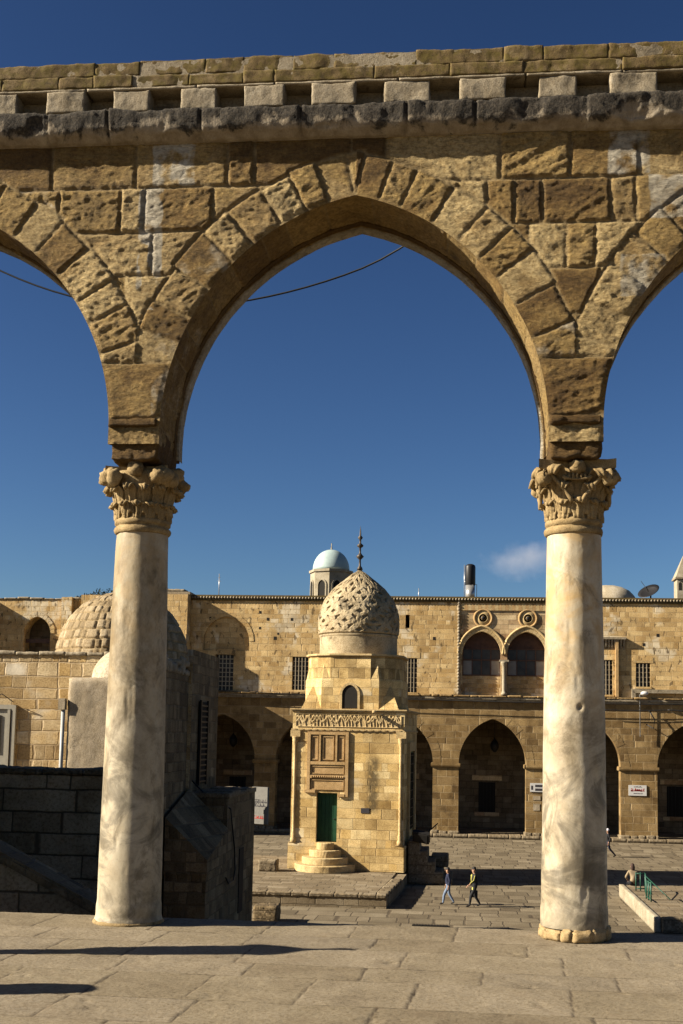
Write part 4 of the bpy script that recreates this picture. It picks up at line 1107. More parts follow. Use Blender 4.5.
# the wing left of it
wing = thing('side_wing', (-24, 78, GZ), 'shaded stone wing stepping forward at the left end of the arcaded building', 'building')
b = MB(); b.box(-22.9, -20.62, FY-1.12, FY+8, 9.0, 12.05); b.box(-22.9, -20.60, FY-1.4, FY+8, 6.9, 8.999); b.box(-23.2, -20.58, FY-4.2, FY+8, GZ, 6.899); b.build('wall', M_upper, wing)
b = MB(); b.box(-23.0, -20.5, FY-.95, FY+8, 12.051, 12.25); b.stone(-22.6, -21.0, FY-.6, FY+1.0, 12.255, 12.5, .05, .08, .1, 3); b.build('roof_edge', M_weath, wing)
lw = thing('left_range', (-34, 78, GZ), 'old stone range with a deep arched recess behind the tiled dome', 'building')
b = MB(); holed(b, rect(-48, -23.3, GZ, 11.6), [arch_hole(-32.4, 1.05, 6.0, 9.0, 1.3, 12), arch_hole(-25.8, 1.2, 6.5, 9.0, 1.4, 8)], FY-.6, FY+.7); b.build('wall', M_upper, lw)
b = MB(); b.box(-48, -23.3, FY+.9, FY+1.0, 5.5, 11.5); b.build('recess_back', M_shady, lw)
b = MB(); ring(b, -32.4, 1.06, 9.0, 1.3, .35, FY-.65, FY-.3, 6, .02, .03); b.build('arch_ring', M_upper, lw)
b = MB(); b.box(-33.44, -31.36, FY-.2, FY-.1, 8.3, 8.6); b.box(-33.44, -31.36, FY-.2, FY-.1, 7.3, 7.45); b.build('wooden_beam', M_wood, lw)
b = MB(); b.box(-48, -36.3, FY-2.6, FY-.601, GZ, 11.8); b.box(-30.4, -29.6, FY-1.1, FY-.601, GZ, 11.75); b.box(-28.9, -27.4, FY-1.0, FY-.601, 8.2, 11.95); b.build('buttress', M_upper, lw)
b = MB(); x = -48; r = random.Random(2)
while x < -23.4:
    w = r.uniform(.6, 1.6); b.stone(x, x+w, FY-.7, FY+2, 11.601, 11.70+r.uniform(0, .12), .03, .05, .16, int(x*11)); x += w
b.build('coping', M_weath, lw)

# roof furniture
t = thing('water_boiler', (.55, FY+2.5, 12.12), 'tall black roof water tank on a steel base beside the loggia roof', 'water tank')
b = MB(); b.lathe([(.3,12.12),(.36,12.15),(.36,13.6),(.3,13.32)], (.55, FY+2.5, 0), 20); b.build('steel_base', M_steel, t)
b = MB(); b.lathe([(.38,13.32),(.40,13.36),(.40,14.70),(.36,14.85),(.2,14.94),(0,14.96)], (.55, FY+2.5, 0), 20); b.build('tank', M_tank, t)
b = MB(); b.tube([(.1, FY+2.5, 12.12), (.1, FY+2.5, 14.90)], .025); b.tube([(.1, FY+2.5, 13.6), (1.05, FY+2.5, 13.36), (1.05, FY+2.5, 12.13)], .025); b.build('pipes', M_steel, t)
b = MB(); b.lathe([(2.2,12.12),(2.15,12.45),(1.95,12.80),(1.6,13.15),(1.1,13.42),(.5,13.58),(0,13.62)], (11.2, FY+4.5, 0), 36)
tag(b.build('roof_dome', M_white_dome, None, (11.2, FY+4.5, 12.12), weather=.03), 'low white dome on the roof beside the satellite dish', 'dome')
t = thing('satellite_dish', (14.3, FY+3, 12.12), 'large dark satellite dish tilted on the roof edge', 'satellite dish')
b = MB(); b.lathe([(0,.0),(.4,.03),(.75,.12),(1.05,.26),(1.06,.28),(.75,.16),(.4,.07),(0,.04)], (0,0,0), 28)
me = b.mesh('dish'); me.transform(Matrix.Translation((14.1, FY+3, 12.85)) @ Vector((-.43,-.5,.74)).to_track_quat('Z', 'Y').to_matrix().to_4x4() @ Matrix.Scale(.8, 4)); box_uv(me); link('dish', me, M_tank, t)
b = MB(); b.tube([(14.2, FY+3.1, 12.12), (14.2, FY+3.1, 12.90)], .06); b.tube([(14.1, FY+3.1, 12.90), (13.6, FY+3.9, 13.9)], .02); b.build('mast', M_iron, t)
for x, y, h, lab in ((-18.9, FY+2, 1.9, 'thin red and white radio mast on the roof at the left'), (-3.4, FY+3, 1.0, 'short thin aerial on the roof right of the carved dome'), (-28.2, 84.0, 1.0, 'small pole on the left range roof beside the bush')):
    b = MB(); b.tube([(x, y, 12.00), (x, y, 12.12+h)], .03, 6)
    if h > 1.5: b.box(x-.15, x+.15, y-.01, y+.01, 12.10+h*.7, 12.13+h*.7); b.box(x-.1, x+.1, y-.01, y+.01, 12.10+h*.85, 12.13+h*.85)
    tag(b.build('antenna', M_steel, None, (x, y, 12.00)), lab, 'antenna')

# turret with the green dome, and the church spire, both beyond the roof
tur = thing('domed_turret', (-15.8, 118, 10), 'pale octagonal turret with a verdigris dome behind the roof line', 'turret')
b = MB(); tx, ty = -14.25, 118.0; q = 2.25
TA = R(24); P = [(tx+q*math.cos(TA+PI/8+k*PI/4), ty+q*math.sin(TA+PI/8+k*PI/4)) for k in range(8)]
b.prism(P, 8.0, 19.1, 'z'); b.build('drum', M_white, tur)
b = MB(); b.prism([(tx+(p[0]-tx)*1.07, ty+(p[1]-ty)*1.07) for p in P], 19.101, 19.36, 'z'); b.build('cornice', M_white, tur)
for k in range(8):
    a = TA+k*PI/4; b = MB(); ap = q*math.cos(PI/8)
    b.prism(arch_hole(0, .42, 16.4, 17.6, .55, 8), -ap-.02, -ap-.004, 'y')
    me = b.mesh('window'); me.transform(Matrix.Translation((tx, ty, 0)) @ Matrix.Rotation(a, 4, 'Z')); box_uv(me); w_ = link('window', me, M_dark, tur)
    b = MB(); ring(b, 0, .42, 17.6, .55, .16, -ap-.10, -ap-.003, 4, .01); b.box(-.58, -.421, -ap-.1, -ap-.003, 16.2, 17.599); b.box(.421, .58, -ap-.1, -ap-.003, 16.2, 17.599)
    me = b.mesh('frame'); me.transform(Matrix.Translation((tx, ty, 0)) @ Matrix.Rotation(a, 4, 'Z')); box_uv(me); link('frame', me, M_white, w_)
b = MB(); b.lathe([(2.0*math.cos(t), 19.361+2.35*math.sin(t)**.92 if t > 0 else 19.361) for t in np.linspace(0, PI/2-.02, 16)], (tx, ty, 0), 40); b.build('dome', M_copper, tur)
b = MB(); b.lathe([(.1,21.66),(.08,21.8),(.1,21.9),(.05,22.0),(.05,22.4),(0,22.45)], (tx, ty, 0), 10); b.build('finial', M_white, tur)
sp = thing('church_spire', (25.3, 130, 10), 'pale stone church spire with small arched belfry openings at the right edge', 'church spire')
b = MB(); cx, cy = 25.45, 130.0; b.box(cx-1.08, cx+1.08, cy-1.08, cy+1.08, 6, 20.2); b.build('belfry', M_white, sp)
b = MB(); b.box(cx-1.3, cx+1.3, cy-1.3, cy+1.3, 20.201, 20.4); b.build('cornice', M_weath, sp)
b = MB(); b.add([(cx-1.25,cy-1.25,20.401),(cx+1.25,cy-1.25,20.401),(cx+1.25,cy+1.25,20.401),(cx-1.25,cy+1.25,20.401),(cx,cy,23.5)], [(0,1,4),(1,2,4),(2,3,4),(3,0,4),(3,2,1,0)]); b.build('pyramid_roof', M_white, sp)
b = MB(); b.lathe([(.10,23.35),(.13,23.55),(.05,23.65),(.04,24.0),(0,24.05)], (cx, cy, 0), 8); b.box(cx-.15, cx+.15, cy-.03, cy+.03, 23.82, 23.88); b.build('cross', M_iron, sp)
for k in range(4):
    b = MB(); b.prism(arch_hole(cx-.75+k*.5, .16, 18.9, 19.6, .25, 6), cy-1.10, cy-1.085, 'y'); b.build('belfry_opening', M_dark, sp)
b = MB(); b.box(cx-.2, cx+.2, cy-.95, cy-.4, 21.5, 21.95); b.build('dormer', M_dark, sp)

# bush on the left roof
M_leaf = plain('dark_leaf', (.035,.045,.018), .7, 0, .5, 3)
bt = thing('roof_bush', (-29.3, 84, 11.8), 'dark green bush growing on the roof left of the tiled dome', 'bush')
b = MB(); r = random.Random(21)
for _ in range(1500):
    a = r.uniform(0, 2*PI); rr = r.random()**.5; hx = r.choice([-.9, 0, .7, 1.5])
    p = Vector((-29.4+hx*1.2+rr*1.1*math.cos(a), 84+rr*1.0*math.sin(a), 12.0+r.random()**1.4*(1.2 if hx > -.5 else .7)*(1.1-rr*.6)))
    u = Vector((r.gauss(0,1), r.gauss(0,1), r.gauss(0,1))).normalized(); v = u.orthogonal().normalized(); s = r.uniform(.05,.10)
    b.add([p-u*s*1.6, p+v*s*.6, p+u*s*1.6, p-v*s*.6], [(0,1,2,3)])
b.build('foliage', M_leaf, bt)
b = MB()
for k in range(5): b.tube([(-29.9+k*.5, 84, 11.6), (-30.0+k*.55, 84+.1*k, 12.7)], [.05, .015], 6)
b.build('stem', M_wood, bt)
# cables along the facade and a wall lamp
def sag(p, q, s, n=18):
    return [Vector(p).lerp(Vector(q), i/n)-Vector((0, 0, s*4*(i/n)*(1-i/n))) for i in range(n+1)]
b = MB(); b.tube(sag((-20, FY-.5, 4.95), (16, FY-.5, 4.35), .25), .03, 6); tag(b.build('facade_cable', M_cable, None, (0, FY-.5, 4.6)), 'thin dark cable strung along the ledge between the two storeys', 'cable')
b = MB(); b.tube(sag((10.2, FY-.4, 3.9), (14.8, FY-.4, 3.95), .05), .03, 6); b.tube(sag((14.8, FY-.4, 3.95), (19, FY-.4, 3.1), -.2), .045, 6); b.tube([(13.5, FY-.3, 3.9), (13.9, FY-.4, 3.2), (13.8, FY-.3, 2.6), (13.3, FY-.2, 2.9)], .05, 6)
tag(b.build('looped_cable', M_cable, None, (14, FY-.4, 3.7)), 'looped black cable fixed above the pier with the white sign', 'cable')
t = thing('wall_lamp', (12.9, FY-.1, 4.4), 'small white floodlight on a thin post over the right hand ledge', 'lamp')
b = MB(); b.tube([(12.85, FY-.36, 2.0), (12.85, FY-.36, 5.0), (12.95, FY-.45, 5.12)], .035, 6); b.build('post', M_grey, t)
b = MB(); b.ball((13.15, FY-.55, 5.12), .28, .2, .16); b.build('lamp_head', M_sign, t)

# ------------------------------------------------------------------ LEFT SIDE: domed hall, annex, walls
HX = -8.95  # hall and annex scaled in toward the camera, keeping their image edges
hall = thing('domed_hall', (-13, 30, GZ), 'yellow block walled hall with a stone tiled dome behind the left column', 'building')
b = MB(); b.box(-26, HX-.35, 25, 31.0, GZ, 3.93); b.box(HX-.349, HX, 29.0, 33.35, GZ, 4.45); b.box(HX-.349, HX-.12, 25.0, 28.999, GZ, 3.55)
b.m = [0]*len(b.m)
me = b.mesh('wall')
for p in me.polygons: p.material_index = 1 if p.normal.x > .5 or p.normal.y > .5 else 0  # sides turned from the sun take the darker stone, shade in the colour
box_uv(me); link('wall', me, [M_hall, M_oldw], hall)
b = MB(); x = -26; r = random.Random(44)
while x < HX-.4:
    w = min(r.uniform(.4, .9), HX-.36-x); b.stone(x, x+w-.01, 24.94, 25.6, 3.932, 4.04+r.uniform(-.03,.05), .02, .014, .05, int(x*21)); x += w
y = 25.0
while y < 28.9:
    w = min(r.uniform(.4, .8), 28.98-y); b.stone(HX-.55, HX-.06, y, y+w-.01, 3.552, 3.80+r.uniform(-.1,.4), .04, .05, .06, int(y*21)); y += w
b.build('coping', M_weath, hall)
def block_dome(cx, cy, z0, rx, h, rows, seed):
    n, m = 300, 120; a = np.linspace(0, 2*PI, n, endpoint=False); ph = np.linspace(0, PI/2*.995, m)
    A, Pm = np.meshgrid(a, ph, indexing='ij')
    rw = Pm/(PI/2)*rows; rw = rw+.10*fbm(np.cos(A)*3, np.sin(A)*3, Pm*2, seed, 2); ri = np.floor(rw); rf = rw-ri
    cnt = np.maximum(4, np.round(44*np.cos((ri+.5)/rows*PI/2)))
    jit = np.random.default_rng(seed).random(60)[ri.astype(int) % 60]
    cu = A/(2*PI)*cnt+jit; cu = cu+.22*np.sin(cu*2.3+ri*2); ci = np.floor(cu); cf = cu-ci
    hs = np.random.default_rng(seed+1).random(5000)[(ri*67+ci % cnt).astype(int) % 5000]
    ww = 2*PI*rx*np.cos(Pm)/cnt
    d = np.minimum(np.minimum(rf, 1-rf)*(PI/2*rx/rows), np.minimum(cf, 1-cf)*ww)
    stn = sstep(.008, .032, d+.008*fbm(A*20, Pm*20, 0, seed+4, 2))
    hh = stn*(.05+.03*hs)+.012*fbm(A*14, Pm*14, 0, seed+5, 4)
    r = (rx+hh)
    P = np.stack([cx+r*np.cos(Pm)**.92*np.cos(A), cy+r*np.cos(Pm)**.92*np.sin(A), z0+(h+hh)*np.sin(Pm)], -1)
    return grid_mesh('tiled_dome', P, np.stack([np.clip(.2+hs*.7*stn, 0, 1), .6*(1-stn), .35*(hs > .88)*stn], -1), close_u=True)
link('tiled_dome', block_dome(-11.2, 28.4, 3.95, 2.12, 2.25, 11, 60), M_tile, hall)
b = MB(); b.lathe([(2.22, 3.85), (2.24, 4.0), (2.14, 4.06)], (-11.2, 28.4, 0), 40); b.build('dome_drum', M_weath, hall)
# louvred window in the dark side wall
b = MB(); b.box(HX+.003, HX+.05, 30.1, 31.2, -.05, 2.75); lv = b.build('side_window', M_dark, hall)
b = MB()
for k in range(15): b.box(HX+.051, HX+.10, 30.15, 31.15, 0.0+k*.185, .05+k*.185)
b.box(HX+.051, HX+.12, 30.02, 30.12, -.1, 2.8); b.box(HX+.051, HX+.12, 31.18, 31.28, -.1, 2.8); b.build('louvres', M_iron, lv)
# pale door at the far left of the lit wall
b = MB(); b.box(-14.8, -13.58, 24.94, 24.997, .0, 2.28); dr = b.build('door', M_beige, hall)
b = MB(); b.box(-13.54, -13.42, 24.88, 24.997, .0, 2.42); b.box(-15.0, -13.541, 24.88, 24.997, 2.29, 2.42); b.box(-13.66, -13.58, 24.86, 24.937, 0, 2.28); b.build('door_frame', M_beige, dr)
b = MB(); b.box(-14.2, -13.88, 24.91, 24.937, .95, 2.1); b.build('pane', M_dark, dr)
b = MB(); b.tube([(-14.3, 24.9, 2.58), (-13.8, 24.7, 2.74), (-13.5, 24.9, 2.5)], .015, 6); b.build('wall_wire', M_cable, hall)
# plaster box room with its little whitewashed dome and the downpipe
pb = thing('plaster_shed', (-9.9, 23, GZ), 'rough plastered box room with a small whitewashed dome before the hall', 'shed')
b = MB(); b.stone(-10.88, -8.98, 22.0, 24.9, GZ, 3.15, .02, .06, .12, 91); b.build('wall', M_plast, pb)
b = MB(); b.lathe([(.95*math.cos(t), 3.1+.98*math.sin(t)) for t in np.linspace(0, PI/2-.01, 14)], (-9.75, 23.7, 0), 36); b.build('dome', M_white_dome, pb, weather=.012)
dp = thing('downpipe', (-10.95, 21.95, .3), 'grey downpipe with a hopper head on the corner of the plaster shed', 'pipe')
b = MB(); b.tube([(-10.97, 22.02, -1.0), (-10.97, 22.02, 2.25)], .055, 10); b.build('pipe', M_grey, dp)
b = MB(); b.box(-11.09, -10.90, 21.92, 22.10, 2.25, 2.56); b.build('hopper', M_plast, dp)
b = MB(); b.tube([(-9.6, 21.9, .95), (-9.6, 21.8, 1.2), (-9.45, 21.8, 1.28), (-9.2, 21.8, 1.28)], .03, 8)
tag(b.build('bent_pipe', M_hall, None, (-9.5, 21.9, 1.0)), 'small bent yellowish pipe at the foot of the plaster shed wall', 'pipe')
# annex with lean-to stone roof
an = thing('lean_to_annex', (-8.6, 33, GZ), 'low dark stone annex with a sloping slab roof against the hall side wall', 'building')
AX = -7.66
b = MB(); b.box(HX+.003, AX, 29.1, 34.4, GZ, -.47); b.box(HX+.003, AX, 26.0, 29.099, GZ, -2.6); b.build('wall', M_oldw, an)
b = MB(); b.add([(HX+.005,25.9,-.90),(AX+.05,25.9,-2.15),(AX+.05,29.09,-1.45),(HX+.005,29.09,-.15),(HX+.005,25.9,-2.6),(AX+.05,25.9,-2.6),(AX+.05,29.09,-2.6),(HX+.005,29.09,-2.6)], [(0,1,2,3),(4,7,6,5),(0,4,5,1),(1,5,6,2),(2,6,7,3),(3,7,4,0)]); b.build('sloping_roof', M_oldw, an)
b = MB(); y = 29.12; r = random.Random(71)
while y < 34.3:
    w = min(r.uniform(.5, 1.0), 34.45-y); b.stone(HX+.01, AX+.05, y, y+w-.01, -.469, -.31+r.uniform(-.02,.06), .02, .014, .06, int(y*31)); y += w
b.build('coping', M_terr, an)
b = MB(); b.box(AX+.003, AX+.03, 31.4, 32.2, -4.5, -2.3); b.build('doorway', M_dark, an)
b = MB(); b.tube([(HX+.05, 29.2, .1), (HX+.45, 29.15, -.28), (AX+.07, 29.3, -.8), (AX+.06, 29.8, -1.5), (AX+.05, 30.3, -2.2), (AX+.05, 30.5, -2.9), (AX+.05, 30.2, -3.25), (AX+.05, 29.4, -3.25), (AX+.05, 28.9, -3.0)], .026, 8)
tag(b.build('hose', M_cable, None, (AX, 30, -2)), 'black cable looping down the dark annex wall', 'cable')
# white notice board past the annex corner
sg = thing('notice_board', (-7.54, 34.95, -1.0), 'pale notice board with dark lettering and red figures on the annex corner', 'sign', rz=-R(28))
b = MB(); b.box(-.36, .36, -.05, .05, -.69, .69); b.build('board', M_board, sg)
b = MB()
def scrawl(b, x0, x1, z, h, y, seed, th=.014, dots=True):
    """joined right-to-left lettering as short raised strokes"""
    r = random.Random(seed); x = x0; pts = []
    while x < x1:
        w = r.uniform(.5, 1.1)*h; k = r.choice(['up', 'bowl', 'flat', 'loop'])
        if k == 'up': b.box(x, x+th*1.3, y-.006, y, z, z+h)
        elif k == 'bowl':
            for i in range(6): a = PI+PI*i/6; b.box(x+w*.5+w*.45*math.cos(a), x+w*.5+w*.45*math.cos(a)+th*1.6, y-.006, y, z+h*.3+h*.45*math.sin(a), z+h*.3+h*.45*math.sin(a)+th*1.4)
        elif k == 'loop':
            for i in range(8): a = 2*PI*i/8; b.box(x+w*.4+w*.28*math.cos(a), x+w*.4+w*.28*math.cos(a)+th*1.5, y-.006, y, z+h*.3+h*.28*math.sin(a), z+h*.3+h*.28*math.sin(a)+th*1.4)
        b.box(x, x+w, y-.006, y, z, z+th*1.5)
        if dots and r.random() < .5: b.box(x+w*.3, x+w*.3+th*1.6, y-.006, y, z+h*.85, z+h*.85+th*1.6)
        x += w*.95
for k, z in enumerate((-.92, -1.07)): scrawl(b, -.26, .24, z+1.03, .11, -.053, 7+k, .016)
b.build('lettering', M_ink, sg)
b = MB(); scrawl(b, -.26, .22, -.49, .10, -.053, 12, .015); b.build('red_lettering', M_red, sg)
# signs on the facade piers
t = thing('pier_sign', (12.8, FY-.05, -2), 'white sign with red lettering on the right hand pier of the arcaded building', 'sign')
b = MB(); b.box(12.05, 13.32, FY-.06, FY-.004, -2.25, -1.5); b.build('board', M_sign, t)
b = MB(); scrawl(b, 12.2, 13.15, -1.93, .17, FY-.0605, 3, .035); b.build('red_lettering', M_red, t)
b = MB(); scrawl(b, 12.4, 12.95, -1.64, .06, FY-.0605, 5, .012); scrawl(b, 12.4, 13.0, -2.12, .05, FY-.0605, 6, .01); b.build('small_lettering', M_ink, t)
t = thing('pier_sign', (5.5, FY-.05, -2), 'white sign with black bars beside the right marble column', 'sign')
b = MB(); b.box(5.0, 6.1, FY-.06, FY-.004, -2.15, -1.52); b.build('board', M_sign, t)
b = MB(); b.box(5.36, 6.02, FY-.068, FY-.0605, -1.80, -1.63); b.box(5.36, 6.02, FY-.068, FY-.0605, -2.07, -1.90); b.box(5.07, 5.2, FY-.068, FY-.0605, -2.0, -1.7); b.build('lettering', M_ink, t)
b = MB(); b.box(5.2, 5.75, FY-.03, FY-.004, -2.75, -2.45); b.box(5.22, 5.7, FY-.03, FY-.004, -3.5, -3.0)
tag(b.build('notice_sheet', M_plast, None, (5.5, FY-.03, -3.1)), 'faded paper notices pasted below the sign with black bars', 'notice')
# retaining wall and sloping stair parapet in the left foreground
rw2 = thing('retaining_wall', (-9, 9, GZ), 'dark shaded retaining wall of large stone blocks below the platform at the left', 'wall')
b = MB(); b.box(-16, -5.35, 9.0, 9.7, GZ, .95); b.build('wall', M_retain, rw2)
b = MB(); x = -16; r = random.Random(77)
while x < -5.4:
    w = min(r.uniform(.6, 1.1), -5.30-x); b.stone(x, x+w-.008, 8.95, 9.75, .952, 1.07+r.uniform(-.015,.02), .015, .03, .04, int(x*37)); x += w
b.build('coping', M_oldw, rw2)
b = MB()
b.add([(-8.5,4.6,1.33),(-3.6,4.6,-1.05),(-3.6,4.6,GZ),(-8.5,4.6,GZ),(-8.5,5.0,1.33),(-3.6,5.0,-1.05),(-3.6,5.0,GZ),(-8.5,5.0,GZ)], [(0,3,2,1),(4,5,6,7),(0,1,5,4),(1,2,6,5),(0,4,7,3),(3,7,6,2)])
sp_ = thing('stair_parapet', (-6, 4.8, GZ), 'sloping stone parapet descending to the right in the shade below the platform', 'parapet')
b.build('wall', M_retain, sp_)
b = MB(); b.add([(-8.5,4.52,1.334),(-3.55,4.52,-1.07),(-3.55,4.52,-.93),(-8.5,4.52,1.474),(-8.5,5.08,1.334),(-3.55,5.08,-1.07),(-3.55,5.08,-.93),(-8.5,5.08,1.474)], [(0,1,2,3),(4,7,6,5),(3,2,6,7),(0,4,5,1),(1,5,6,2),(0,3,7,4)]); b.build('coping', M_oldw, sp_, bevel=.03)
# unseen tall block added off to the left to shade them
tall = MB(); tall.box(-16, -9.3, 1.6, 8.9, GZ, 5.2)
tag(tall.build('shade_block', M_oldw, None, (-12, 5, GZ)), 'unseen tall stone block added left of the retaining wall to shade it', 'building')
# small block near the annex foot, its shade put in as dark colour
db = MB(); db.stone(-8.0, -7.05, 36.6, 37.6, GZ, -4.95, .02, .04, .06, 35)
tag(db.build('stone_block', M_oldw, None, (-7.6, 37.5, GZ)), 'stone block coloured dark for shade on the court paving at the foot of the annex', 'stone block')
# drain slot in the court
dm = MB()
dm.box(-1.85, -.45, 37.15, 37.45, GZ+.003, GZ+.03)
for k in range(12): dm.box(-1.82+k*.115, -1.75+k*.115, 37.17, 37.43, GZ+.031, GZ+.045)
tag(dm.build('drain_grate', M_iron, None, (-1.1, 37.3, GZ)), 'narrow iron drain grate in the paving near the platform edge', 'drain')
# green railing on the right terrace
gr = thing('green_railing', (8.0, 43.5, -5.0), 'short green metal railing around the sunken steps on the right terrace', 'railing')
def rail(p, q):
    b = MB(); p, q = Vector(p), Vector(q); up = Vector((0,0,1))
    for z in (.10, .76): b.tube([p+up*z, q+up*z], .028, 6)
    for k in range(3): c = p.lerp(q, k/2); b.tube([c, c+up*.82], .03, 6)
    n = int((q-p).length/.22)
    for k in range(n): c = p.lerp(q, (k+.5)/n); b.tube([c+up*.10, c+up*.76], .014, 5)
    return b
rail((7.85, 45.6, -5.0), (8.25, 45.6, -5.0)).build('rail_panel', M_gmetal, gr); rail((7.95, 41.9, -5.0), (7.9, 42.9, -5.0)).build('rail_panel', M_gmetal, gr); rail((8.25, 45.6, -5.0), (8.15, 44.7, -5.0)).build('rail_panel', M_gmetal, gr)
b = MB(); b.tube([(8.15, 44.7, -4.25), (8.9, 42.9, -5.0)], .022, 6); b.build('brace', M_gmetal, gr)
# telephone cable hanging behind the arches
b = MB(); xs_ = np.linspace(-8.5, .5, 46)
b.tube([(x, 2.0-1.15*max(0, (x+1.2)/1.7)**2, 6.27+(.125 if x < -3.2 else .091)*(x+3.2)**2) for x in xs_], .010, 6); tag(b.build('overhead_cable', M_cable, None, (-3, 2, 6.3)), 'thin black cable sagging across the sky behind the arches', 'cable')
# lamp posts standing off to the left; only their shadows fall into view
def lamp_post(x, y, h, lab):
    t = thing('lamp_post', (x, y, 0), lab, 'lamp post')
    b = MB(); b.lathe([(.2,0),(.2,.12),(.13,.18),(.11,.5),(.105,h-1.15)], (x,y,0), 16); b.build('post', M_iron, t)
    b = MB(); b.lathe([(.1,h-1.15),(.17,h-1.08),(.20,h-.45),(.24,h-.42),(.10,h-.28),(.045,h-.24),(.04,h-.05),(0,h)], (x,y,0), 16); b.build('lantern', M_iron, t)
lamp_post(-5.75, -1.83, 2.72, 'dark lantern post on the platform left of the arcade')
b = MB(); b.lathe([(.2,0),(.2,.9),(.16,1.02),(.18,1.2),(.14,1.36),(0,1.42)], (-5.0,-3.05,0), 18)  # unseen post added for the short shadow it throws on the platform
tag(b.build('shadow_post', M_plin, None, (-5.0,-3.05,0)), 'unseen rounded post added at the left to cast a platform shadow', 'shadow_post')

# ------------------------------------------------------------------ PEOPLE
M_skin = plain('skin', (.42,.24,.15), .6, 0, .06)
M_hair = plain('dark_hair', (.015,.011,.009), .6)
M_navy = plain('navy_cloth', (.018,.022,.05), .85, 0, .15)
M_jean = plain('blue_denim', (.17,.22,.31), .85, 0, .2)
M_blk  = plain('black_cloth', (.013,.013,.015), .8, 0, .15)
M_yel  = plain('yellow_trim', (.55,.50,.12), .7, 0, .1)
M_shoe = plain('dark_shoe', (.02,.017,.015), .5)
M_beig = plain('beige_cloth', (.30,.23,.14), .85, 0, .15)
M_scarf= plain('brown_hair', (.05,.026,.017), .7)
M_wcap = plain('white_cap', (.7,.68,.72), .8, 0, .05)
def person(name, loc, rz, label, J, mats, edges=None, extra=None):
    """J: joints -> (x, y, z, radius); one skinned continuous body, faces painted by nearest limb"""
    E_ = edges or [('pel','chest','t'),('chest','neck','t'),('neck','head0','s'),('head0','head1','s'),('chest','shL','t'),('shL','elL','t'),('elL','wrL','t'),('wrL','haL','s'),('chest','shR','t'),('shR','elR','t'),('elR','wrR','t'),('wrR','haR','s'),
          ('pel','hiL','l'),('hiL','knL','l'),('knL','anL','l'),('anL','toL','f'),('pel','hiR','l'),('hiR','knR','l'),('knR','anR','l'),('anR','toR','f')]
    names = list(J); idx = {k: i for i, k in enumerate(names)}
    me = bpy.data.meshes.new('body'); me.from_pydata([J[k][:3] for k in names], [(idx[a], idx[b]) for a, b, _ in E_], []); me.update()
    o = bpy.data.objects.new('tmp_body', me); COL.objects.link(o)
    o.modifiers.new('skin', 'SKIN')
    if not me.skin_vertices: 
        bm = bmesh.new(); bm.from_mesh(me); bm.verts.layers.skin.verify(); bm.to_mesh(me); bm.free()
    for k, sv in zip(names, me.skin_vertices[0].data):
        rr = J[k][3]; sv.radius = rr if isinstance(rr, tuple) else (rr, rr); sv.use_root = (k == 'pel')
    ss_ = o.modifiers.new('sub', 'SUBSURF'); ss_.levels = 2; ss_.render_levels = 2
    dg = bpy.context.evaluated_depsgraph_get(); m2 = bpy.data.meshes.new_from_object(o.evaluated_get(dg)); bpy.data.objects.remove(o)
    m2.materials.clear()
    for m in mats: m2.materials.append(m)
    m2.name = 'body'; keys = 'tlsf'
    for p in m2.polygons:
        c = p.center; best = 9; kk = 't'
        for a, b_, k in E_:
            A, B = Vector(J[a][:3]), Vector(J[b_][:3]); ab = B-A; t_ = max(0, min(1, (c-A).dot(ab)/ab.length_squared)); d_ = (c-A-ab*t_).length
            if d_ < best: best = d_; kk = k
        p.material_index = keys.index(kk); p.use_smooth = True
    root = thing(name, loc, label, 'person', rz=rz if rz else 1e-6, group='people in the court')
    ob = bpy.data.objects.new('body', m2); COL.objects.link(ob); ob.parent = root; ROOT[ob.name] = (0,0,0)
    box_uv(m2)
    return root
def hand(mb, p, d, side, s=1.0):
    """palm, four bent fingers and a thumb at the wrist end p, pointing along d"""
    p = Vector(p); d = Vector(d).normalized(); n = Vector(side).normalized(); w = d.cross(n).normalized()
    mb.ball(tuple(p+d*.045), .03, .03, .045, 10, 7)
    for k, l in enumerate((.062, .075, .07, .055)):
        q = p+d*.08+w*(k-1.5)*.018; mb.tube([q, q+d*l*.5+n*.006, q+d*l*.85+n*.03], [.009,.0085,.007], 6)
    q = p+d*.03+w*.03; mb.tube([q, q+w*.03+d*.02, q+w*.035+d*.055+n*.015], [.011,.010,.008], 6)
def head_parts(root, hx, hy, hz, hairmat, face, long=False, cap=None):
    """hair cap plus nose, ears and eyes on the face side (+x local)"""
    b = MB(); b.ball((hx-.022, hy, hz+.035), .098, .090, .100, 16, 10, .08, 5)
    if long: b.ball((hx-.075, hy, hz-.10), .075, .10, .20, 14, 9, .1, 6)
    b.build('hair', cap or hairmat, root)
    b = MB(); b.ball((hx+.105, hy, hz-.02), .02, .014, .026, 8, 6)
    for s in (-1, 1): b.ball((hx+.0, hy+s*.088, hz-.015), .02, .012, .032, 8, 6)
    b.build('face_features', M_skin, root)
    b = MB()
    for s in (-1, 1): b.ball((hx+.092, hy+s*.032, hz+.01), .010, .012, .008, 8, 6)
    b.ball((hx+.094, hy, hz-.062), .008, .025, .006, 8, 6); b.build('eyes_and_mouth', M_shoe, root)
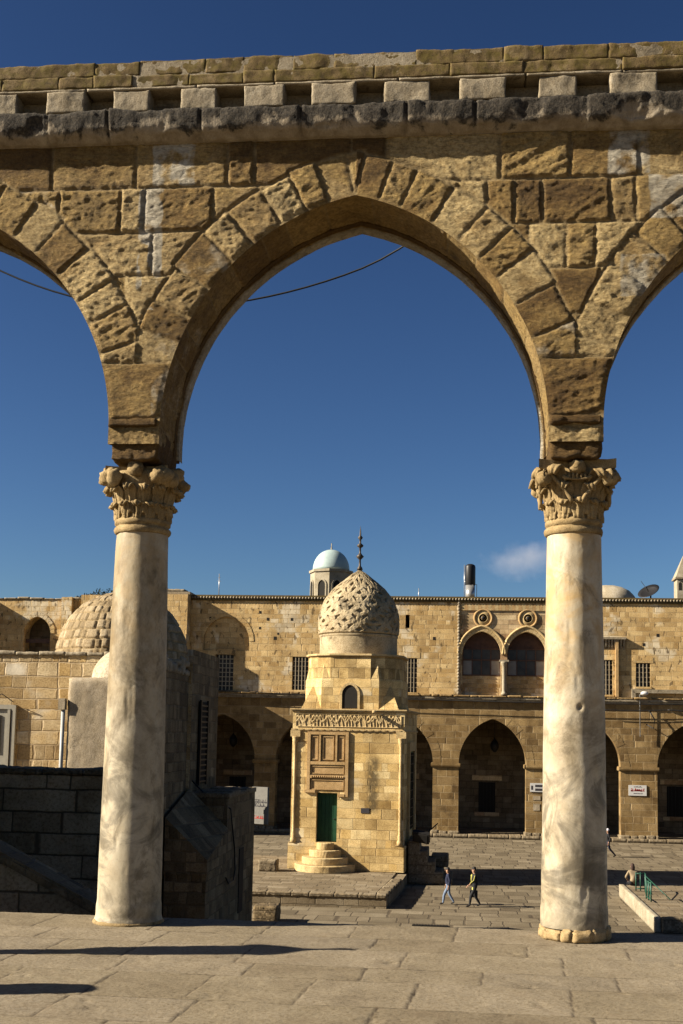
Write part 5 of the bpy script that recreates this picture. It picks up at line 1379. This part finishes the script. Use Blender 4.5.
# local +x is forward
def walker(stride, armL, armR, k=1.0):
    J = {'pel': (0,0,.94,(.125,.15)), 'chest': (.02,0,1.28,(.115,.17)), 'neck': (.03,0,1.47,.062), 'head0': (.05,0,1.58,.085), 'head1': (.05,0,1.70,.082),
         'shL': (.02,.17,1.40,.068), 'elL': armL[0]+(.052,), 'wrL': armL[1]+(.036,), 'haL': armL[2]+(.03,), 'shR': (.02,-.17,1.40,.068), 'elR': armR[0]+(.052,), 'wrR': armR[1]+(.036,), 'haR': armR[2]+(.03,),
         'hiL': (.0,.09,.86,.098), 'knL': (stride*.28+.06,.10,.49,.072), 'anL': (stride*.5,.10,.085,.05), 'toL': (stride*.5+.17,.11,.035,.035),
         'hiR': (.0,-.09,.86,.098), 'knR': (-stride*.18+.05,-.10,.49,.072), 'anR': (-stride*.55,-.10,.10,.05), 'toR': (-stride*.55+.16,-.11,.035,.035)}
    return J
WA = walker(.50, ((-.05,.25,1.15),(.0,.25,.92),(.02,.25,.85)), ((.0,-.25,1.14),(.10,-.24,.93),(.13,-.24,.86)))
p1 = person('person', (-.52, 43.5, GZ), PI+.05, 'person in a navy top and pale blue jeans walking left across the court', WA, [M_navy, M_jean, M_skin, M_shoe])
p1.scale = (.93, 1.0, .91); head_parts(p1, .05, 0, 1.65, M_hair, 1)
b = MB(); hand(b, WA['haL'][:3], (.05,0,-1), (1,0,0)); b.build('hand', M_skin, p1); b = MB(); hand(b, WA['haR'][:3], (.2,0,-1), (1,0,0)); b.build('hand', M_skin, p1)
WB = walker(.50, ((.10,.30,1.18),(.30,.36,1.05),(.37,.38,1.0)), ((-.06,-.27,1.14),(-.05,-.28,.90),(-.04,-.28,.83)))
p2 = person('person', (.62, 43.0, GZ), PI+.25, 'person in a black jacket with yellow trim walking left carrying a dark bag', WB, [M_blk, M_blk, M_skin, M_shoe])
p2.scale = (1, 1.05, .97); head_parts(p2, .05, 0, 1.65, M_hair, 1)
b = MB(); hand(b, WB['haL'][:3], (.6,.1,-.4), (0,0,-1)); b.build('hand', M_skin, p2); b = MB(); hand(b, WB['haR'][:3], (0,0,-1), (1,0,0)); b.build('hand', M_skin, p2)
b = MB(); b.tube([(.125,.045,1.44),(.155,.05,1.25),(.14,.05,1.0)], .014, 6); b.tube([(.125,-.045,1.44),(.155,-.05,1.25),(.14,-.05,1.0)], .014, 6); b.tube([(.06,.225,1.40),(.14,.335,1.20),(.31,.40,1.09)], .02, 6); b.ball((.12,-.10,1.36), .03, .05, .05); b.ball((.115,.09,.80), .03, .06, .09); b.build('jacket_trim', M_yel, p2)
b = MB(); b.box(-.17,.17,-.045,.045,-.36,-.06); b.tube([(-.08,0,-.06),(-.06,0,.02),(.06,0,.02),(.08,0,-.06)], .012, 6)
me = b.mesh('carried_bag'); bm = bmesh.new(); bm.from_mesh(me); bmesh.ops.bevel(bm, geom=[e for e in bm.edges if e.calc_face_angle(0) > 1], offset=.02, segments=2, affect='EDGES'); bm.to_mesh(me); bm.free(); box_uv(me)
bg = link('carried_bag', me, M_blk); bg.location = (Matrix.Translation((.62,43.0,GZ)) @ Matrix.Rotation(PI+.25, 4, 'Z') @ Vector((-.035,-.28,.74))); bg.rotation_euler = (0,0,PI+.25)
tag(bg, 'dark bag hanging from the hand of the person in the black jacket', 'bag')
WC = walker(.85, ((-.10,.25,1.15),(.0,.26,.95),(.03,.26,.88)), ((.10,-.25,1.16),(.25,-.24,1.0),(.30,-.24,.95)))
p3 = person('person', (9.22, 67.4, GZ), PI, 'person in dark clothes and a white cap half hidden behind the right marble column', WC, [M_blk, M_navy, M_skin, M_shoe])
head_parts(p3, .05, 0, 1.65, M_hair, 1, cap=M_wcap)
b = MB(); hand(b, WC['haL'][:3], (.1,0,-1), (1,0,0)); b.build('hand', M_skin, p3); b = MB(); hand(b, WC['haR'][:3], (.4,0,-.8), (1,0,0)); b.build('hand', M_skin, p3)
JS = {'pel': (0,0,.12,(.14,.18)), 'chest': (.10,0,.50,(.125,.185)), 'neck': (.14,0,.70,.065), 'head0': (.17,0,.80,.09), 'head1': (.17,0,.92,.088),
      'shL': (.10,.19,.62,.07), 'elL': (.12,.33,.36,.055), 'wrL': (.30,.20,.24,.038), 'haL': (.36,.16,.22,.03), 'shR': (.10,-.19,.62,.07), 'elR': (.12,-.33,.36,.055), 'wrR': (.30,-.20,.24,.038), 'haR': (.36,-.16,.22,.03),
      'hiL': (.08,.10,.10,.11), 'knL': (.48,.12,.08,.075), 'anL': (.52,.12,-.36,.05), 'toL': (.68,.13,-.42,.036), 'hiR': (.08,-.10,.10,.11), 'knR': (.48,-.12,.08,.075), 'anR': (.52,-.12,-.36,.05), 'toR': (.68,-.13,-.42,.036)}
p4 = person('person', (8.02, 47.6, -5.0), PI/2+.15, 'person in a beige top sitting with back turned on the terrace edge', JS, [M_beig, M_blk, M_skin, M_shoe])
head_parts(p4, .17, 0, .87, M_scarf, 1, long=True)
b = MB(); hand(b, JS['haL'][:3], (1,-.2,0), (0,0,-1)); b.build('hand', M_skin, p4); b = MB(); hand(b, JS['haR'][:3], (1,.2,0), (0,0,-1)); b.build('hand', M_skin, p4)
b = MB(); b.ball((.02,-.25,.16), .13, .10, .15, 14, 9, .1, 3); me = b.mesh('shoulder_bag'); box_uv(me); sb = link('shoulder_bag', me, M_scarf); sb.location = (8.10, 47.35, -4.99); tag(sb, 'brown bag beside the seated person on the terrace edge', 'bag')
bpy.data.objects.remove(sb)

# ------------------------------------------------------------------ CLOUD (a real volume far behind)
def cloud():
    t = bpy.data.materials.new('cloud_vapour'); t.use_nodes = True; nt = t.node_tree; nt.nodes.clear()
    out = nt.nodes.new('ShaderNodeOutputMaterial'); pv = nt.nodes.new('ShaderNodeVolumePrincipled'); tc = nt.nodes.new('ShaderNodeTexCoord')
    gr = nt.nodes.new('ShaderNodeTexGradient'); gr.gradient_type = 'SPHERICAL'; mp = nt.nodes.new('ShaderNodeMapping'); mp.inputs['Scale'].default_value = (1/92, 1/60, 1/38)
    no = nt.nodes.new('ShaderNodeTexNoise'); no.inputs['Scale'].default_value = .026; no.inputs['Detail'].default_value = 8; no.inputs['Roughness'].default_value = .68
    ad = nt.nodes.new('ShaderNodeMath'); ad.operation = 'MULTIPLY_ADD'; ad.inputs[1].default_value = 2.0; 
    mr = nt.nodes.new('ShaderNodeMapRange'); mr.inputs[1].default_value = 1.22; mr.inputs[2].default_value = 1.95; mr.inputs[3].default_value = 0; mr.inputs[4].default_value = .0055
    L = nt.links.new; L(tc.outputs['Object'], mp.inputs[0]); L(mp.outputs[0], gr.inputs[0]); L(tc.outputs['Object'], no.inputs[0])
    L(no.outputs[0], ad.inputs[0]); L(gr.outputs['Fac'], ad.inputs[2]); L(ad.outputs[0], mr.inputs[0]); L(mr.outputs[0], pv.inputs['Density']); pv.inputs['Color'].default_value = (.95,.90,.88,1); L(pv.outputs[0], out.inputs['Volume'])
    b = MB(); b.ball((0,0,0), 88, 58, 36, 28, 16); me = b.mesh('cloud'); o = link('cloud', me, t); o.location = (100, 1900, 285); o.rotation_euler = (0, R(-4), 0)
    tag(o, 'small pale cloud low in the blue sky behind the roof', 'cloud', kind='stuff')
cloud()

# ------------------------------------------------------------------ LIGHT, SKY, CAMERA
w = bpy.data.worlds.new('World'); SC.world = w; w.use_nodes = True; nt = w.node_tree
sky = nt.nodes.new('ShaderNodeTexSky'); sky.sky_type = 'NISHITA'; sky.sun_disc = False
sky.sun_elevation = ELEV; sky.sun_rotation = math.atan2(-math.cos(ALPHA), -math.sin(ALPHA))
sky.altitude = 800; sky.air_density = 1.0; sky.dust_density = 1.3; sky.ozone_density = 4.0
bg = nt.nodes['Background']; gm_ = nt.nodes.new('ShaderNodeGamma'); gm_.inputs[1].default_value = 1.55; nt.links.new(sky.outputs[0], gm_.inputs[0])
mu_ = nt.nodes.new('ShaderNodeMix'); mu_.data_type = 'RGBA'; mu_.blend_type = 'MULTIPLY'; mu_.inputs[0].default_value = 1; mu_.inputs[7].default_value = (.262,.250,.236,1)
nt.links.new(gm_.outputs[0], mu_.inputs[6]); nt.links.new(mu_.outputs[2], bg.inputs[0]); bg.inputs[1].default_value = .05
sl_ = bpy.data.lights.new('sun', 'SUN'); sl_.energy = 5.0; sl_.angle = R(.5); sl_.color = (1, .90, .74)
so_ = bpy.data.objects.new('sun', sl_); COL.objects.link(so_)
sd_ = Vector((math.cos(ELEV)*math.cos(ALPHA), math.cos(ELEV)*math.sin(ALPHA), -math.sin(ELEV)))
so_.rotation_euler = sd_.to_track_quat('-Z', 'Y').to_euler()

TH_, P_, RO_ = R(5.8), R(5.9), R(1.1)
fw = Vector((-math.sin(TH_)*math.cos(P_), math.cos(TH_)*math.cos(P_), math.sin(P_)))
r0 = Vector((math.cos(TH_), math.sin(TH_), 0)); u0 = r0.cross(fw)
rv = r0*math.cos(RO_)+u0*math.sin(RO_); uv_ = u0*math.cos(RO_)-r0*math.sin(RO_)
cd = bpy.data.cameras.new('camera'); co = bpy.data.objects.new('camera', cd); COL.objects.link(co)
M4 = Matrix((rv, uv_, -fw)).transposed().to_4x4(); M4.translation = (0, -10.35, 1.7); co.matrix_world = M4
cd.sensor_fit = 'AUTO'; cd.sensor_width = 36; cd.lens = 1200*36/1024; cd.shift_y = 99/1024; cd.clip_start = .1; cd.clip_end = 5000
SC.camera = co
SC.render.engine = 'CYCLES'
vs = SC.view_settings; vs.view_transform = 'Standard'; vs.look = 'None'; vs.exposure = 1.58; vs.gamma = 1; vs.use_curve_mapping = False
